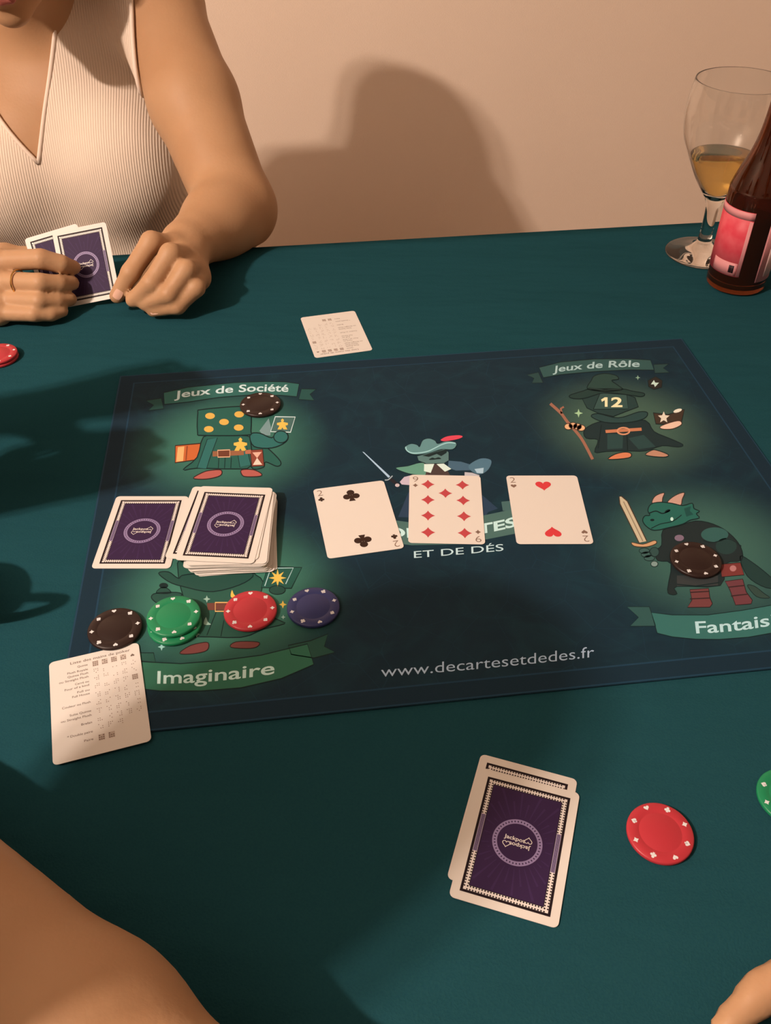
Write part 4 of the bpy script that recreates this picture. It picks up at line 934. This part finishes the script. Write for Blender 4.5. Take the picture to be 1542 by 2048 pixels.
def woman():
    F = Field((-.93, .86, -.28), (-.08, 1.56, .50), .0023)
    torso(F, TW, .045, 1.13, True); shoulders(F)
    chin = D(30, 58, 1.085)
    R = head_rot(.06, .42); hc = chin - R @ V(0, -.085, -.11)
    F.cone((-.482, 1.385, .2), hc + R @ V(0, .02, -.04), .058, .052, .03)
    add_head(F, hc, R)
    # her left arm (right in the picture)
    S, E, W = SL, EL, D(372, 492, 1.055)
    F.cone(S.lerp(E, .5), E, .0565, .049, .02)
    m = E.lerp(W, .35); F.cone(E, m, .048, .043, .02); F.cone(m, W, .043, .029, .02)
    # back of the left hand and its fingers
    kn = [D(345, 492, 1.022), D(372, 510, 1.02), D(388, 534, 1.022), D(396, 556, 1.028)]
    for k in kn: F.cone(W, k, .022, .0125, .012)
    F.cone(kn[0], kn[3], .012, .012, .012)
    F.chain([kn[0], D(303, 484, .995), D(262, 545, .992), D(234, 592, 1.004)], [.0125, .0118, .0105, .0085], .004)
    F.chain([kn[1], D(341, 508, .985), D(303, 566, .985), D(266, 600, .998)], [.0122, .0118, .0105, .0085], .004)
    F.chain([kn[2], D(372, 540, .985), D(338, 588, .986), D(290, 607, .998)], [.012, .0112, .0100, .0082], .004)
    F.chain([kn[3], D(392, 575, .993), D(355, 612, .995), D(306, 621, 1.002)], [.011, .0100, .0090, .0074], .004)
    F.chain([W.lerp(kn[0], .3), D(325, 500, 1.05), D(280, 548, 1.047), D(243, 582, 1.040)], [.016, .0135, .012, .0095], .006)
    # her right arm (left, mostly outside the picture)
    S, E, W = SR, ER, D(-95, 560, 1.008)
    F.cone(S.lerp(E, .5), E, .0565, .049, .02); m = E.lerp(W, .35); F.cone(E, m, .048, .043, .02); F.cone(m, W, .043, .029, .02)
    kn = [D(-5, 522, 1.0), D(-8, 562, .998), D(-8, 598, 1.0), D(-4, 626, .994)]
    for k in kn: F.cone(W, k, .022, .0125, .014)
    F.cone(kn[0], kn[3], .012, .011, .012)
    F.chain([kn[0], D(82, 518, .988), D(122, 528, .998), D(147, 535, 1.012)], [.0118, .0112, .0102, .0082], .002)
    F.chain([kn[1], D(80, 566, .982), D(118, 568, .995), D(144, 566, 1.010)], [.0114, .0108, .0100, .0082], .002)
    F.chain([kn[2], D(78, 602, .983), D(114, 602, .996), D(140, 598, 1.008)], [.0104, .0098, .0092, .0078], .002)
    F.chain([kn[3], D(68, 628, .984), D(102, 628, .992), D(124, 622, 1.000)], [.0092, .0086, .0080, .007], .002)
    F.chain([W.lerp(kn[0], .3), D(10, 510, 1.045), D(60, 515, 1.052), D(108, 520, 1.050)], [.016, .013, .0115, .0095], .006)
    table_cut(F)
    root = link('person', F.mesh(1), M_skin, None, True)
    tag(root, 'woman in a cream ribbed V neck top holding two cards across the table', 'person')
    face_parts(root, hc, R)
    hair_part(root, hc, R, (((0, .1, .0), (0, .10, -.12), .06, .04), ((.06, .05, .0), (.07, .07, -.12), .035, .025), ((-.06, .05, .0), (-.07, .07, -.12), .035, .025)))
    # sleeveless top: torso surface grown a little, cut at neckline and armholes
    G = Field((-.80, 1.13, -.36), (-.17, 1.56, .33), .003)
    torso(G, TW, .045, 1.13, True, .0045); shoulders(G, .0045)
    X, Y, Z = G.grids()
    wedge = [(-.487, .038), (-.458, .13), (-.428, .23), (-.415, .45), (-.66, .45), (-.615, .23), (-.537, .10)]
    c = poly_sdf(X, Z, wedge) + 0 * Y; G.cut(np.maximum(c, Y - 1.385))
    armL = [(-.322, .6), (-.322, .275), (-.322, .22), (-.320, .14), (-.312, .09), (-.288, .045), (-.255, .005), (-.24, -.03), (0, -.03), (0, .6)]
    armR = [(-.97 - x, z) for x, z in armL]
    for a in (armL, armR): G.cut(poly_sdf(X, Z, a) + 0 * Y)
    top = link('knit_top', G.mesh(1), M_knit, root, True); top['label'] = 'cream ribbed sleeveless top with a V neckline'
    # trim bands following the cut edges
    H = Field((-.80, 1.13, -.10), (-.17, 1.56, .33), .004); torso(H, TW, .045, 1.13, True, .0045); shoulders(H, .0045)
    def front(x, z):
        i = int(round((x - H.lo[0]) / H.vox)); k = int(round((z - H.lo[2]) / H.vox))
        if not (0 <= i < H.n[0] and 0 <= k < H.n[2]): return None
        ln = H.d[i, :, k]; j = np.argmax(ln < 0)
        if ln[j] >= 0: return None
        t = ln[j - 1] / (ln[j - 1] - ln[j]); return H.lo[1] + H.vox * (j - 1 + t)
    for path in (wedge[0:3], [wedge[0], wedge[6], wedge[5]], armL[1:8]):
        pts = smooth_open(path, 8) if len(path) > 3 else [tuple(np.array(path[i]) * (1 - t) + np.array(path[i + 1]) * t) for i in range(len(path) - 1) for t in np.linspace(0, 1, 9)[:-1]] + [path[-1]]
        P3 = []
        for x, z in pts:
            y = front(x, z)
            if y is not None: P3.append(V(x, y + .0005, z))
        if len(P3) > 3:
            P3 = [P3[0]] + [(P3[i - 1] + P3[i] * 2 + P3[i + 1]) / 4 for i in range(1, len(P3) - 1)] + [P3[-1]]
            link('trim_band', tube(P3, .0030, 8), M_trim, top, True)
    trousers(root, Matrix.Translation((-.450, 1.405, -.27)), M_denim)
    # thin gold ring on the middle finger
    a, b = D(-8, 562, .998), D(80, 566, .982); c = a.lerp(b, .52); ax = (b - a).normalized()
    ring = lathe([(.0131 + .0009 * math.cos(g), .0009 * math.sin(g)) for g in np.linspace(0, 2 * math.pi, 9)], 32, False)
    o = link('finger_ring', ring, M_gold, root, True); o.location = c; o.rotation_euler = ax.to_track_quat('Z', 'Y').to_euler()
    st = link('ring_stone', lathe([(.0001, 0), (.0022, .0002), (.0026, .0012), (.0015, .0026), (.0001, .003)], 10, False), M_gold, o, True); st.location = (0.0133, 0, 0); st.rotation_euler = (0, math.pi / 2, 0)
    # nails that show
    def nail(p, along, out, w):
        along = along.normalized(); out = (out - along * out.dot(along)).normalized(); sd = out.cross(along)
        vs = []; fs = []
        for i in range(5):
            for j in range(5):
                u = (i - 2) / 2; v = (j - 2) / 2; r = max(abs(u), abs(v))
                vs.append(p + along * (u * w * 1.2) * (1 - .12 * v * v) + sd * (v * w * (1 - .15 * u * u)) + out * (.0012 - w * .35 * v * v * .6))
        for i in range(4):
            for j in range(4): fs.append((i * 5 + j, i * 5 + j + 1, (i + 1) * 5 + j + 1, (i + 1) * 5 + j))
        link('fingernail', pydata(vs, fs), M_nail, root, True)
    camv = lambda p: (V(0, 0, CAM_H) - p).normalized()
    for q0, q1, rr in ((D(355, 612, .995), D(306, 621, 1.002), .0066), (D(262, 545, .992), D(234, 592, 1.004), .0085)):
        up_ = V(0, -.2, 1); p = q0.lerp(q1, .93); out = camv(p); nail(p + out * rr, q1 - q0, out, .0048)
    return root
woman()
chair(Matrix.Translation((-.450, 1.405, -.27)), 'wooden chair the woman in the cream top sits on')
# the two cards in her hands face the camera
def held(tl, tr, d, label):
    a, b = D(*tl, d), D(*tr, d); x = (b - a).normalized()
    dn = -(Vector((0, sp, cp)) - fw * .0); dn = (dn - x * dn.dot(x)).normalized()
    z = x.cross(-dn).normalized(); R = Matrix((x, -dn, z)).transposed()
    c = a + x * CW / 2 + dn * CH / 2
    card(c, 0, 'back', label, 'cards held by the woman', R)
held((104, 465), (210, 444), 1.026, 'front one of two purple backed cards held by the woman')
held((49, 478), (150, 448), 1.0275, 'rear one of two purple backed cards held by the woman, mostly covered')

# ---- the people beside the camera and at the left
def other(label, T0, lean, hc, hr, arms, cloth, sleeve, vox=.006, wide=1.05, rs=(.058, .047, .044, .028)):
    T = T0 @ Matrix.Rotation(lean, 4, 'X')
    pts = [hc] + [p for a in arms for p in a[:3]] + [a[2] + a[3].normalized() * .2 for a in arms] + [T @ V(x, y, z) for x in (-.2, .2) for y in (-.15, .15) for z in (-.1, .5)]
    lo = V(*(min(p[i] for p in pts) for i in range(3))) - V(.12, .12, .12); hi = V(*(max(p[i] for p in pts) for i in range(3))) + V(.12, .12, .16)
    F = Field(lo, hi, vox); torso(F, T, .045, wide); F.cone(T @ V(0, -.01, .48), hc + hr @ V(0, .02, -.05), .06, .054, .03); add_head(F, hc, hr)
    G = Field(lo, hi, .007); torso(G, T, .045, wide, False, .009)
    for S, E, W, d, n, side, curl in arms:
        seg_arm(F, S, E, W, rs); simple_hand(F, W, d, n, side, curl)
        if sleeve == 'long': G.cone(S, E, .068, .056, .03); G.cone(E, E.lerp(W, .9), .054, .04, .02)
        else: G.cone(S, S.lerp(E, .45), .07, .066, .03)
    X, Y, Z = G.grids()
    if sleeve != 'long':
        for S, E, W, d, n, side, curl in arms:
            ax = (E - S).normalized(); m = S.lerp(E, .5); dd = (X - m.x) * ax.x + (Y - m.y) * ax.y + (Z - m.z) * ax.z
            near = .11 - np.sqrt((X - m.x) ** 2 + (Y - m.y) ** 2 + (Z - m.z) ** 2); G.cut(-np.minimum(dd, near))
    table_cut(F, .04); table_cut(G, .05, .008)
    root = link('person', F.mesh(2), M_skin, None, True); tag(root, label, 'person')
    link('sweater' if sleeve == 'long' else 't_shirt', G.mesh(1), cloth, root, True)
    face_parts(root, hc, hr); hair_part(root, hc, hr, (), .006); trousers(root, T0, M_denim)
    return root
def seat_frame(x, y, z, yaw, lean):
    return Matrix.Translation((x, y, z)) @ Matrix.Rotation(yaw, 4, 'Z') @ Matrix.Rotation(lean, 4, 'X')
M_tee = material('charcoal_tee', (0.03, 0.03, 0.035), 0.85, 0.1)
# neighbour at the near left corner, leaning on a bare forearm
T1 = seat_frame(-.56, -.27, -.25, math.pi - .2, 0)
other('person at the near left leaning a bare forearm along the table edge', T1, .5, V(-.42, .150, .40), head_rot(math.pi - .4, .5),
      [(V(-.315, -.040, .185), V(-.066, .092, .056), V(-.302, .268, .044), V(-.16, .12, 0), V(0, 0, -1), -1, .35),
       (V(-.67, -.06, .17), V(-.76, -.22, .0), V(-.60, -.09, -.12), V(.2, .12, 0), V(0, 0, -1), 1, .35)], M_tee, 'short', rs=(.056, .041, .0405, .033))
chair(T1, 'wooden chair at the near left corner of the table')
# a player at the near right, forearm folded on the table edge
T2 = seat_frame(.36, -.27, -.25, math.pi, 0)
other('person at the near right with a bare forearm on the table edge', T2, .42, V(.36, .015, .44), head_rot(math.pi, .3),
      [(V(.52, -.055, .185), V(.456, .238, .054), V(.292, .173, .046), V(-.17, -.10, 0), V(0, 0, -1), -1, .5),
       (V(.20, -.08, .18), V(.16, -.16, -.08), V(.27, .02, -.13), V(.1, .1, -.05), V(0, 0, -1), 1, .5)], M_tee, 'short')
chair(T2, 'wooden chair at the near right side of the table')
# the player at the left end, dark sleeves
T3 = seat_frame(-1.20, .30, -.25, math.pi / 2, 0)
other('person in a dark long sleeved sweater at the left end of the table', T3, .15, V(-1.12, .30, .46), head_rot(math.pi / 2, .3),
      [(V(-1.07, .48, .20), V(-.79, .50, .065), V(-.508, .580, .192), V(.165, .055, .015), V(0, 0, -1), -1, .12),
       (V(-1.07, .12, .20), V(-.79, .345, .065), V(-.475, .490, .150), V(.155, .07, .012), V(0, 0, -1), 1, .3)], M_dark_cloth, 'long')
chair(T3, 'wooden chair at the left end of the table')
